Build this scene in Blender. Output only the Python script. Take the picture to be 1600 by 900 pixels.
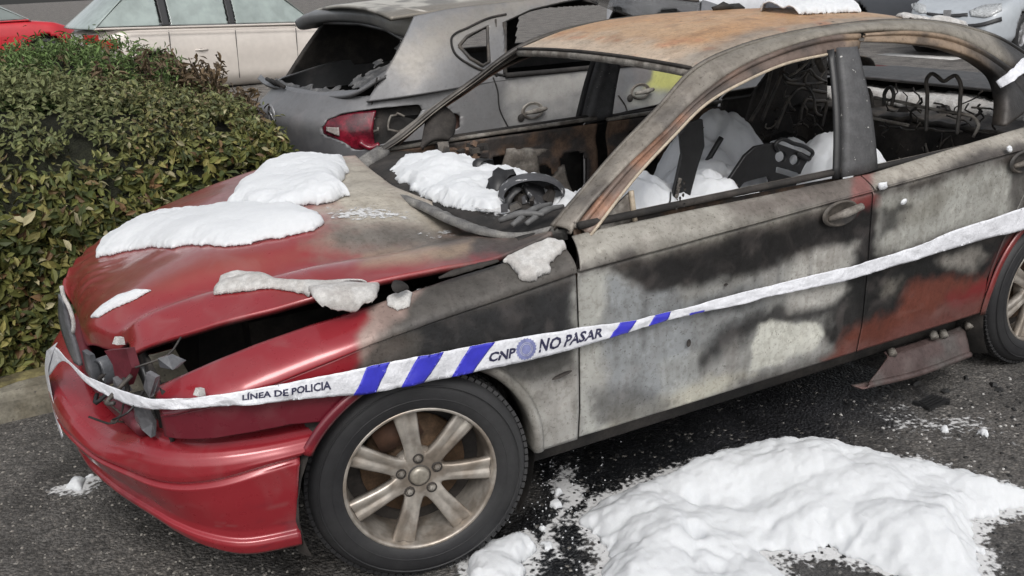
import bpy, math, random
import numpy as np
from mathutils import Matrix, Vector

for o in list(bpy.data.objects): bpy.data.objects.remove(o)
scene = bpy.context.scene
COL = scene.collection
random.seed(7); rng = np.random.default_rng(11)

# ------------------------------------------------------------ camera, sky, light
CAM = np.array([-.819, -2.979, 1.643]); YAW, PITCH, ROLL, FPX = 1.085, -.333, .045, 1458.0
_f = np.array([math.cos(YAW)*math.cos(PITCH), math.sin(YAW)*math.cos(PITCH), math.sin(PITCH)])
_r = np.cross(_f, [0, 0, 1.]); _r /= np.linalg.norm(_r); _d = np.cross(_f, _r)
_c, _s = math.cos(ROLL), math.sin(ROLL)
RR = np.array([_c*_r+_s*_d, -_s*_r+_c*_d, _f])          # rows: right, down, forward
cam = bpy.data.cameras.new('camera'); camo = bpy.data.objects.new('camera', cam); COL.objects.link(camo)
cam.sensor_width = 36; cam.lens = FPX/1600*36; cam.clip_start = .05; cam.clip_end = 500
M = Matrix(((RR[0][0], -RR[1][0], -RR[2][0], CAM[0]), (RR[0][1], -RR[1][1], -RR[2][1], CAM[1]),
            (RR[0][2], -RR[1][2], -RR[2][2], CAM[2]), (0, 0, 0, 1)))
camo.matrix_world = M
scene.camera = camo
w = bpy.data.worlds.new('World'); scene.world = w; w.use_nodes = True
nt = w.node_tree; bg = nt.nodes['Background']
sky = nt.nodes.new('ShaderNodeTexSky'); sky.sky_type = 'NISHITA'; sky.sun_disc = False
SUN_EL, SUN_AZ = math.radians(48), math.radians(200)
sky.sun_elevation = SUN_EL; sky.sun_rotation = SUN_AZ
sky.dust_density = 4; sky.air_density = 1.0
hs = nt.nodes.new('ShaderNodeHueSaturation'); hs.inputs['Saturation'].default_value = .22   # overcast sky
nt.links.new(sky.outputs[0], hs.inputs['Color']); nt.links.new(hs.outputs[0], bg.inputs[0])
bg.inputs[1].default_value = .15
sl = bpy.data.lights.new('sun', 'SUN'); sl.energy = 1.1; sl.angle = math.radians(25); sl.color = (1, .975, .94)
so = bpy.data.objects.new('sun', sl); COL.objects.link(so)
sd = Vector((math.sin(SUN_AZ)*math.cos(SUN_EL), math.cos(SUN_AZ)*math.cos(SUN_EL), math.sin(SUN_EL)))
so.rotation_euler = sd.to_track_quat('Z', 'Y').to_euler(); so.location = (0, 0, 20)
vs = scene.view_settings; vs.view_transform = 'Standard'; vs.look = 'None'; vs.gamma = 1; vs.exposure = .12
vs.use_curve_mapping = False

# ------------------------------------------------------------ surveying helpers
def _ray(px, py): return RR.T @ np.array([(px-800)/FPX, (py-450)/FPX, 1.])
def _hit(px, py, ax, v):
    d = _ray(px, py); return CAM+(v-CAM[ax])/d[ax]*d
def PX(px, py, x): return _hit(px, py, 0, x)
def PY(px, py, y): return _hit(px, py, 1, y)
def PZ(px, py, z): return _hit(px, py, 2, z)
def pys(l): return [PY(*p) for p in l]
def proj(P):
    Y = (np.asarray(P)-CAM) @ RR.T
    return Y[..., :2]/Y[..., 2:]*FPX+np.array([800, 450])
def spl(pts, n, ts=None):
    p = np.asarray(pts, float); k = len(p)
    if k == 2:
        t = np.linspace(0, 1, n) if ts is None else ts
        return p[0]+(p[1]-p[0])*t[:, None]
    q = np.concatenate([[2*p[0]-p[1]], p, [2*p[-1]-p[-2]]])
    d = np.maximum(np.linalg.norm(np.diff(q, axis=0), axis=1), 1e-5)
    u = np.concatenate([[0], np.cumsum(d)]); a, b = u[1], u[k]
    t = a+(b-a)*(np.linspace(0, 1, n) if ts is None else np.asarray(ts))
    # hermite with finite-difference tangents
    m = ((q[1:]-q[:-1])/d[:, None]); tan = (m[:-1]*d[1:, None]+m[1:]*d[:-1, None])/(d[1:]+d[:-1])[:, None]
    i = np.clip(np.searchsorted(u[1:k+1], t, side='right')-1, 0, k-2)
    h = d[i+1]; s = ((t-u[i+1])/h)[:, None]; h = h[:, None]
    return ((2*s**3-3*s**2+1)*p[i]+(s**3-2*s**2+s)*h*tan[i]+(-2*s**3+3*s**2)*p[i+1]+(s**3-s**2)*h*tan[i+1])
def loft(rows, nu, nv, vts=None):
    A = np.stack([spl(r, nu) for r in rows])
    out = np.stack([spl(A[:, j], nv, vts) for j in range(nu)], 1)
    return out                                           # (nv, nu, 3)
def sm(a, b, x): t = np.clip((x-a)/(b-a), 0, 1); return t*t*(3-2*t)
def _h(i, j, k):
    n = (i*374761393+j*668265263+k*2147483647) & 0xffffffff
    n = ((n ^ (n >> 13))*1274126177) & 0xffffffff
    return ((n ^ (n >> 16)) & 0xffff)/65535.0
def noise(P, s=1., seed=0):
    p = np.asarray(P, float)*s+seed*17.3+1000; i = np.floor(p).astype(np.int64); f = p-i; f = f*f*(3-2*f)
    r = 0
    for a in (0, 1):
        for b in (0, 1):
            for c in (0, 1):
                w_ = (f[..., 0] if a else 1-f[..., 0])*(f[..., 1] if b else 1-f[..., 1])*(f[..., 2] if c else 1-f[..., 2])
                r = r+w_*_h(i[..., 0]+a, i[..., 1]+b, i[..., 2]+c)
    return r*2-1
def fbm(P, s=1., o=3, seed=0):
    r = 0; a = 1; t = 0
    for k in range(o): r = r+a*noise(P, s*2**k, seed+k); t += a; a *= .5
    return r/t
def psd(U, poly):                                         # signed distance to a polygon, inside positive
    P = np.asarray(poly, float); x, y = U[..., 0], U[..., 1]
    d = np.full(x.shape, 1e9); ins = np.zeros(x.shape, bool)
    for k in range(len(P)):
        a, b = P[k], P[(k+1) % len(P)]; e = b-a
        t = np.clip(((x-a[0])*e[0]+(y-a[1])*e[1])/(e@e+1e-12), 0, 1)
        d = np.minimum(d, np.hypot(x-a[0]-t*e[0], y-a[1]-t*e[1]))
        c = ((a[1] > y) != (b[1] > y))
        with np.errstate(divide='ignore', invalid='ignore'):
            ins ^= c & (x < (b[0]-a[0])*(y-a[1])/((b[1]-a[1]) if b[1] != a[1] else 1e-9)+a[0])
    return np.where(ins, d, -d)

# ------------------------------------------------------------ materials
MATS = {}; FLIPCHK = False
def mat(name, col=(.5, .5, .5), rough=.6, metal=0, mott=.25, scale=30, bump=.2, bdist=.004, coat=0, spec=.5,
        col2=None, s2=6, sss=0, emit=None, scol=None, sth=.62, sscale=90, alpha=None, stain=1.0):
    if name in MATS: return MATS[name]
    m = bpy.data.materials.new(name); m.use_nodes = True; N = m.node_tree.nodes; L = m.node_tree.links
    b = N['Principled BSDF']; MATS[name] = m
    tc = N.new('ShaderNodeTexCoord')
    def nz(sc, det=5, dis=0):
        n = N.new('ShaderNodeTexNoise'); n.inputs['Scale'].default_value = sc; n.inputs['Detail'].default_value = det
        n.inputs['Distortion'].default_value = dis; L.new(tc.outputs['Object'], n.inputs['Vector']); return n
    def mix(a, bb, f, mode='MIX'):
        x = N.new('ShaderNodeMix'); x.data_type = 'RGBA'; x.blend_type = mode
        for s, v in ((x.inputs[6], a), (x.inputs[7], bb), (x.inputs[0], f)):
            if hasattr(v, 'links') or hasattr(v, 'is_output'): L.new(v, s)
            else: s.default_value = v if isinstance(v, float) else tuple(v)+(1,)*(4-len(v))
        return x.outputs[2]
    def ramp(o, a, c):
        r = N.new('ShaderNodeMapRange'); r.inputs[1].default_value = a; r.inputs[2].default_value = c
        r.interpolation_type = 'SMOOTHSTEP'; L.new(o, r.inputs[0]); return r.outputs[0]
    if col == 'attr':
        at = N.new('ShaderNodeAttribute'); at.attribute_name = 'Col'; c = at.outputs['Color']; gl = at.outputs['Alpha']
    else: c = None; gl = None
    base = c if c is not None else tuple(col)
    if col2 is not None: base = mix(base, col2, ramp(nz(s2).outputs[0], .4, .6))
    n1 = nz(scale); n2 = nz(scale*4.3, 6)
    if gl is not None:
        inv = N.new('ShaderNodeMath'); inv.operation = 'SUBTRACT'; inv.inputs[0].default_value = 1; L.new(gl, inv.inputs[1]); inv0 = inv
        inv = N.new('ShaderNodeMath'); inv.operation = 'MULTIPLY'; L.new(inv0.outputs[0], inv.inputs[0]); inv.inputs[1].default_value = stain
        # burnt surfaces: blotches of soot, ash and bare grey metal; paint stays even
        soot = N.new('ShaderNodeMath'); soot.operation = 'MULTIPLY'
        L.new(ramp(nz(11, 12, .3).outputs[0], .42, .70), soot.inputs[0]); L.new(inv.outputs[0], soot.inputs[1])
        dk = mix(base, (.74, .73, .72), 1.0, 'MULTIPLY'); base2 = mix(base, dk, soot.outputs[0])
        ash = N.new('ShaderNodeMath'); ash.operation = 'MULTIPLY'
        L.new(ramp(nz(30, 12, .2).outputs[0], .50, .78), ash.inputs[0]); L.new(inv.outputs[0], ash.inputs[1])
        lt = mix(base2, mix(base2, (1.5, 1.5, 1.5), 1.0, 'MULTIPLY'), .5); base2 = mix(base2, lt, ash.outputs[0])
        drip = N.new('ShaderNodeTexNoise'); drip.inputs['Scale'].default_value = 5; drip.inputs['Detail'].default_value = 9; dm = N.new('ShaderNodeMapping'); dm.inputs['Scale'].default_value = (7, 1.5, 1); L.new(tc.outputs['Object'], dm.inputs[0]); L.new(dm.outputs[0], drip.inputs['Vector'])
        dq = N.new('ShaderNodeMath'); dq.operation = 'MULTIPLY'; L.new(ramp(drip.outputs[0], .50, .70), dq.inputs[0]); L.new(inv.outputs[0], dq.inputs[1]); base2 = mix(base2, mix(base2, (.86, .85, .84), 1.0, 'MULTIPLY'), dq.outputs[0])
        crk = nz(70, 12, .0); cq = N.new('ShaderNodeMath'); cq.operation = 'MULTIPLY'; L.new(ramp(crk.outputs[0], .52, .60), cq.inputs[0]); L.new(inv.outputs[0], cq.inputs[1]); base2 = mix(base2, mix(base2, (.84, .83, .82), 1.0, 'MULTIPLY'), cq.outputs[0])
        sp = N.new('ShaderNodeMath'); sp.operation = 'MULTIPLY'
        L.new(ramp(nz(120, 6).outputs[0], .60, .72), sp.inputs[0]); L.new(inv.outputs[0], sp.inputs[1])
        d2 = mix(base2, (.5, .48, .46), 1.0, 'MULTIPLY'); base = mix(base2, d2, sp.outputs[0])
        # dust film and small chips on the paint that survived
        du = N.new('ShaderNodeMath'); du.operation = 'MULTIPLY'; L.new(ramp(nz(9, 8, .8).outputs[0], .48, .75), du.inputs[0]); du.inputs[1].default_value = .09
        base = mix(base, (.42, .36, .34), du.outputs[0])
        mr = N.new('ShaderNodeMapRange'); L.new(gl, mr.inputs[0]); mr.inputs[3].default_value = .50; mr.inputs[4].default_value = .30
        ad = N.new('ShaderNodeMath'); ad.operation = 'MULTIPLY_ADD'; L.new(n1.outputs[0], ad.inputs[0]); ad.inputs[1].default_value = .25
        L.new(mr.outputs[0], ad.inputs[2]); sb = N.new('ShaderNodeMath'); sb.operation = 'SUBTRACT'; L.new(ad.outputs[0], sb.inputs[0]); sb.inputs[1].default_value = .12
        L.new(sb.outputs[0], b.inputs['Roughness'])
        cw = N.new('ShaderNodeMath'); cw.operation = 'MULTIPLY'; L.new(gl, cw.inputs[0]); cw.inputs[1].default_value = .8; L.new(cw.outputs[0], b.inputs['Coat Weight'])
        b.inputs['Coat Roughness'].default_value = .12
    else:
        f = ramp(n1.outputs[0], .3, .7); cc = base
        dk = mix(cc, (1-mott,)*3, 1.0, 'MULTIPLY'); base = mix(cc, dk, f)
        f2 = ramp(n2.outputs[0], .35, .7); dk = mix(base, (1-mott*.7,)*3, 1.0, 'MULTIPLY'); base = mix(base, dk, f2)
        b.inputs['Roughness'].default_value = rough; b.inputs['Coat Weight'].default_value = coat
        if coat: b.inputs['Coat Roughness'].default_value = .06
    if scol is not None:
        base = mix(base, scol, ramp(nz(sscale, 3).outputs[0], sth, sth+.05))
    if hasattr(base, 'links'): L.new(base, b.inputs['Base Color'])
    else: b.inputs['Base Color'].default_value = tuple(base)+(1,)
    b.inputs['Metallic'].default_value = metal; b.inputs['Specular IOR Level'].default_value = spec
    if bump:
        bp = N.new('ShaderNodeBump'); bp.inputs['Distance'].default_value = bdist
        mx = N.new('ShaderNodeMath'); mx.operation = 'MULTIPLY_ADD'; L.new(n2.outputs[0], mx.inputs[0]); mx.inputs[1].default_value = .5
        L.new(n1.outputs[0], mx.inputs[2]); L.new(mx.outputs[0], bp.inputs['Height'])
        if gl is not None:
            bs = N.new('ShaderNodeMath'); bs.operation = 'MULTIPLY_ADD'; L.new(inv.outputs[0], bs.inputs[0]); bs.inputs[1].default_value = bump; bs.inputs[2].default_value = .015
            L.new(bs.outputs[0], bp.inputs['Strength'])
        else: bp.inputs['Strength'].default_value = bump
        L.new(bp.outputs[0], b.inputs['Normal'])
    if sss:
        b.inputs['Subsurface Weight'].default_value = sss; b.inputs['Subsurface Radius'].default_value = (.05, .05, .055); b.inputs['Subsurface Scale'].default_value = .6
    if alpha is not None:
        b.inputs['Alpha'].default_value = alpha
    return m
def glassmat(name, tint=(.55, .6, .6), a=.45):
    if name in MATS: return MATS[name]
    m = bpy.data.materials.new(name); m.use_nodes = True; N = m.node_tree.nodes; L = m.node_tree.links
    b = N['Principled BSDF']; b.inputs['Base Color'].default_value = tint+(1,); b.inputs['Roughness'].default_value = .06
    b.inputs['Specular IOR Level'].default_value = .9
    tr = N.new('ShaderNodeBsdfTransparent'); mx = N.new('ShaderNodeMixShader'); mx.inputs[0].default_value = a
    L.new(tr.outputs[0], mx.inputs[1]); L.new(b.outputs[0], mx.inputs[2]); L.new(mx.outputs[0], N['Material Output'].inputs[0])
    MATS[name] = m; return m

M_BODY = mat('burnt_bodywork', 'attr', bump=.5, bdist=.003, scale=45)
M_BODY.node_tree.nodes['Principled BSDF'].inputs['Metallic'].default_value = .18
M_HATP = mat('scorched_silver_paint', 'attr', bump=.15, bdist=.002, scale=45, stain=.35); M_HATP.node_tree.nodes['Principled BSDF'].inputs['Metallic'].default_value = .25
M_SOOT = mat('soot', (.022, .02, .019), .85, scale=25, mott=.4, bump=.6, col2=(.05, .043, .038))
M_CHAR = mat('charred_metal', (.05, .046, .043), .6, scale=35, mott=.4, bump=.4, col2=(.11, .095, .08), s2=12)
M_BLACK = mat('scorched_black_metal', (.02, .02, .021), .45, scale=30, bump=.2)
M_RUST = mat('heat_rusted_metal', (.19, .12, .08), .75, scale=30, mott=.4, bump=.4, col2=(.07, .06, .055), s2=9)
M_ASH = mat('ashen_metal', (.30, .28, .25), .7, scale=40, mott=.35, bump=.4, col2=(.16, .14, .12), s2=10)
M_FOAM = mat('fire_foam', (.67, .69, .72), .85, scale=70, mott=.03, bump=.25, bdist=.003, sss=.35, spec=.25)
M_FOAMD = mat('dirty_fire_foam', (.60, .59, .575), .8, scale=70, mott=.2, bump=.6, bdist=.006, sss=.2, spec=.25, col2=(.5, .48, .46), s2=22)
M_TYRE = mat('tyre_rubber', (.018, .018, .02), .6, scale=50, mott=.2, bump=.15, col2=(.03, .03, .031), s2=4)
M_RIM = mat('alloy', (.52, .48, .43), .38, metal=.5, scale=16, mott=.28, bump=.1, col2=(.34, .29, .24), s2=9)
M_DISC = mat('brake_disc', (.16, .10, .06), .7, metal=.3, scale=30, mott=.4, bump=.3)
M_PIT = mat('sooty_shade_black', (.006,.006,.006), .95, scale=25, mott=.4, bump=.3, spec=.1)  # sooty hatchback interior, blackened further so the colour carries its shade
M_TAPE = mat('tape_plastic', (.74, .75, .79), .30, scale=26, mott=.12, bump=.6, bdist=.008, spec=.6)
M_BLUE = mat('tape_blue', (.045, .045, .50), .32, scale=30, mott=.1, bump=.2, bdist=.004)
M_INK = mat('tape_ink', (.03, .03, .07), .4, scale=40, mott=.1, bump=0)
M_EMB = mat('tape_emblem_ink', (.22, .24, .45), .4, scale=60, mott=.2, bump=0)
M_RED = mat('red_plastic', (.22, .02, .03), .4, scale=30)

# ------------------------------------------------------------ mesh helpers
def link(name, me, parent=None, label=None, cat=None, group=None, kind=None):
    if me is not None and FLIPCHK and len(me.polygons)>300: pass
    o = bpy.data.objects.new(name, me); COL.objects.link(o)
    if parent: o.parent = parent
    tag(o, label, cat, group, kind); return o
def tag(o, label=None, cat=None, group=None, kind=None):
    for k, v in (('label', label), ('category', cat), ('group', group), ('kind', kind)):
        if v: o[k] = v
    return o
def empty(name, loc, label, cat, group=None, rz=0):
    o = link(name, None, None, label, cat, group); o.location = loc; o.rotation_euler = (0, 0, rz); o.empty_display_size = .2
    return o
def mesh(name, V, F, m, parent=None, col=None, smooth=True, **k):
    me = bpy.data.meshes.new(name); me.from_pydata(np.asarray(V, float).tolist(), [], F if isinstance(F, list) else F.tolist())
    if col is not None:
        a = me.color_attributes.new('Col', 'FLOAT_COLOR', 'POINT'); a.data.foreach_set('color', np.asarray(col, np.float32).ravel())
    if smooth: me.polygons.foreach_set('use_smooth', np.ones(len(me.polygons), bool))
    for mm in (m if isinstance(m, (list, tuple)) else [m]): me.materials.append(mm)
    me.update(); return link(name, me, parent, **k)
def snap(G, s):
    """pull the vertices just outside an outline onto it, so that cut edges run smooth"""
    gi, gj = np.gradient(s); g2 = gi*gi+gj*gj+1e-12; k = -s/g2; di, dj = k*gi, k*gj; m_ = np.maximum(np.hypot(di, dj)/1.3, 1); di, dj = di/m_, dj/m_
    dGi, dGj = np.gradient(G, axis=0), np.gradient(G, axis=1); near = (s <= 0)
    G2 = np.where(near[..., None], G+dGi*di[..., None]+dGj*dj[..., None], G)
    ins = s > 0; f = (ins[:-1, :-1].astype(int)+ins[:-1, 1:]+ins[1:, 1:]+ins[1:, :-1]) >= 1
    # keep a cell when any corner is inside and all outside corners could reach the outline
    ok = ins | (np.abs(s)/np.sqrt(g2) < 1.3); f &= ok[:-1, :-1] & ok[:-1, 1:] & ok[1:, 1:] & ok[1:, :-1]
    return G2, f
def worley(P, s=1., seed=0):
    p = np.asarray(P, float)[..., :2]*s+seed*7.7+500; i = np.floor(p).astype(np.int64); d = np.full(p.shape[:-1], 9.)
    for a in (-1, 0, 1):
        for b in (-1, 0, 1):
            cx, cy = i[..., 0]+a, i[..., 1]+b; jx, jy = _h(cx, cy, 0*cx+1), _h(cx, cy, 0*cx+2)
            d = np.minimum(d, np.hypot(cx+jx-p[..., 0], cy+jy-p[..., 1]))
    return np.clip(d, 0, 1)
def puff(P, s, seed=0):
    w = np.stack([fbm(P, s*.9, 3, seed), fbm(P, s*.9, 3, seed+1), 0*P[..., 0]], -1)*.35/s; return np.sqrt(np.maximum(1-worley(P+w, s, seed)**2, 0))
def gnormals(G):
    du = np.gradient(G, axis=1); dv = np.gradient(G, axis=0); n = np.cross(du, dv)
    return n/np.maximum(np.linalg.norm(n, axis=2, keepdims=True), 1e-9)
def grid(name, G, m, parent=None, thick=.003, flip=False, paint=None, mask=None, smooth=True, col=None, sdf=None, **k):
    """grid (nv,nu,3) -> sheet with real thickness"""
    if sdf is not None:
        G, mask = snap(G, sdf)
    nv, nu = G.shape[:2]; n = gnormals(G)
    if flip: n = -n
    idx = np.arange(nv*nu).reshape(nv, nu)
    Q = np.stack([idx[:-1, :-1], idx[:-1, 1:], idx[1:, 1:], idx[1:, :-1]], 2)
    if mask is not None:
        fm = mask if mask.shape == Q.shape[:2] else (mask[:-1, :-1] & mask[:-1, 1:] & mask[1:, 1:] & mask[1:, :-1])
        Q = Q[fm]
    Q = Q.reshape(-1, 4)
    if len(Q) == 0: return None
    if flip: Q = Q[:, ::-1]
    used = np.unique(Q); rem = -np.ones(nv*nu, int); rem[used] = np.arange(len(used)); Q = rem[Q]
    V = G.reshape(-1, 3)[used]; nn = n.reshape(-1, 3)[used]; c = None
    if paint is not None: c = paint(V)
    if col is not None: c = np.tile(np.array(col, float), (len(V), 1))
    if thick:
        K = len(V); E = np.concatenate([Q[:, [0, 1]], Q[:, [1, 2]], Q[:, [2, 3]], Q[:, [3, 0]]])
        key = np.sort(E, 1); kk = key[:, 0]*K+key[:, 1]; u, inv_, cnt = np.unique(kk, return_inverse=True, return_counts=True)
        B = E[cnt[inv_] == 1]
        rim = np.stack([B[:, 1], B[:, 0], B[:, 0]+K, B[:, 1]+K], 1)
        Q = np.concatenate([Q, Q[:, ::-1]+K, rim]); V = np.concatenate([V, V-nn*thick])
        if c is not None: c = np.concatenate([c, c*np.array([.3, .3, .3, 0])+np.array([.01, .01, .01, 0])])
    return mesh(name, V, Q, m, parent, col=c, smooth=smooth, **k)
def tube(name, pts, r, m, parent=None, ns=8, n=None, closed=False, **k):
    P = spl(pts, n) if n else np.asarray(pts, float); K = len(P)
    T = np.gradient(P, axis=0); T /= np.maximum(np.linalg.norm(T, axis=1, keepdims=True), 1e-9)
    R = np.full(K, r) if np.isscalar(r) else np.interp(np.linspace(0, 1, K), np.linspace(0, 1, len(r)), r)
    a = np.array([0, 0, 1.]) if abs(T[0][2]) < .9 else np.array([1., 0, 0]); V = []
    for i in range(K):
        a = a-T[i]*(a@T[i]); a /= np.linalg.norm(a)+1e-9; b = np.cross(T[i], a)
        for j in range(ns):
            t = 2*math.pi*j/ns; V.append(P[i]+R[i]*(math.cos(t)*a+math.sin(t)*b))
    F = [[i*ns+j, i*ns+(j+1) % ns, (i+1)*ns+(j+1) % ns, (i+1)*ns+j] for i in range(K-1) for j in range(ns)]
    F += [list(range(ns))[::-1], [(K-1)*ns+j for j in range(ns)]]
    if name is None: return V, F
    return mesh(name, V, F, m, parent, **k)
def join(parts):
    V, F = [], []
    for v, f in parts:
        b = len(V); V += [list(p) for p in v]; F += [[i+b for i in q] for q in f]
    return V, F
def box(c, s, rot=None, taper=1.):
    V = []
    for z in (-.5, .5):
        for x, y in ((-.5, -.5), (.5, -.5), (.5, .5), (-.5, .5)):
            k = taper if z > 0 else 1; V.append(np.array([x*s[0]*k, y*s[1]*k, z*s[2]]))
    if rot is not None: V = [rot @ v for v in V]
    V = [v+np.array(c) for v in V]
    return V, [[0, 3, 2, 1], [4, 5, 6, 7], [0, 1, 5, 4], [1, 2, 6, 5], [2, 3, 7, 6], [3, 0, 4, 7]]
def lathe(prof, n=48, axis='y', a0=0, a1=2*math.pi):
    """prof list of (r, h) ; axis y : h along y"""
    full = abs(a1-a0-2*math.pi) < 1e-6; V = []; K = len(prof); m_ = n if full else n+1
    for i in range(m_):
        t = a0+(a1-a0)*i/n
        for r, h in prof: V.append([r*math.cos(t), h, r*math.sin(t)] if axis == 'y' else [r*math.cos(t), r*math.sin(t), h])
    F = []
    for i in range(n):
        j = (i+1) % m_
        for k in range(K-1): F.append([i*K+k, i*K+k+1, j*K+k+1, j*K+k])
    return V, F
def sheet_poly(P, nrm, th):
    """extruded polygon prism"""
    P = [np.array(p, float) for p in P]; nrm = np.array(nrm, float)*th; n = len(P)
    V = P+[p+nrm for p in P]; F = [list(range(n))[::-1], [n+i for i in range(n)]]+[[i, (i+1) % n, n+(i+1) % n, n+i] for i in range(n)]
    return V, F
def rotz(a): c, s = math.cos(a), math.sin(a); return np.array([[c, -s, 0], [s, c, 0], [0, 0, 1.]])
def roty(a): c, s = math.cos(a), math.sin(a); return np.array([[c, 0, s], [0, 1, 0], [-s, 0, c]])
def beam(P0, P1, w0, t0, up, w1=None, n=2):
    """flat bar from P0 to P1: width along 'up'-ish, thickness across"""
    P0, P1 = np.array(P0, float), np.array(P1, float); d = P1-P0; d /= np.linalg.norm(d); up = np.array(up, float)
    u = up-d*(up@d); u /= np.linalg.norm(u); v = np.cross(d, u); V = []
    for P, w_ in ((P0, w0), (P1, w1 or w0)):
        for a, b in ((-1, -1), (1, -1), (1, 1), (-1, 1)): V.append(P+u*a*w_/2+v*b*t0/2)
    return V, [[0, 3, 2, 1], [4, 5, 6, 7], [0, 1, 5, 4], [1, 2, 6, 5], [2, 3, 7, 6], [3, 0, 4, 7]]

# ------------------------------------------------------------ the burnt saloon: body surface (metres; x back, y right, z up)
PLX = [-.86, -.855, -.835, -.80, -.765, -.72, -.66, -.60, -.52, -.44, -.36, -.2, 0, .5, 1.5, 2.7, 3.2, 3.5, 3.7, 3.78]
PLW = [0, .12, .28, .42, .52, .61, .71, .77, .82, .845, .86, .875, .885, .885, .893, .89, .86, .80, .62, 0]
def side(x, z): return np.interp(x, PLX, PLW)*np.interp(z, [.18, .25, .3, .4, .6, .8], [.955, .972, .982, .995, 1, .995])
ZC = lambda x: np.interp(x, [-.65, -.4, -.12, .06, .3, .51, 1.42, 2.39, 3.6], [.63, .69, .75, .775, .80, .824, .872, .921, .93])
ZT = lambda x: np.interp(x, [.5, .62, 1.7, 2.44, 2.9, 3.7], [.905, .912, .928, .983, 1.0, .99])
def surf_hit(px, py, off=0.):
    d = _ray(px, py); t = np.arange(1.2, 8, .002); P = CAM+t[:, None]*d
    x = P[:, 0]; ins = (np.abs(P[:, 1]) < np.interp(x, PLX, PLW)+off) & (x > -.86-off)
    return P[np.argmax(ins)] if ins.any() else PY(px, py, -.9)

car = empty('burnt_car', (0, 0, 0), 'burnt out saloon, still red at the front, cabin and doors scorched to grey ash', 'car')

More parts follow.
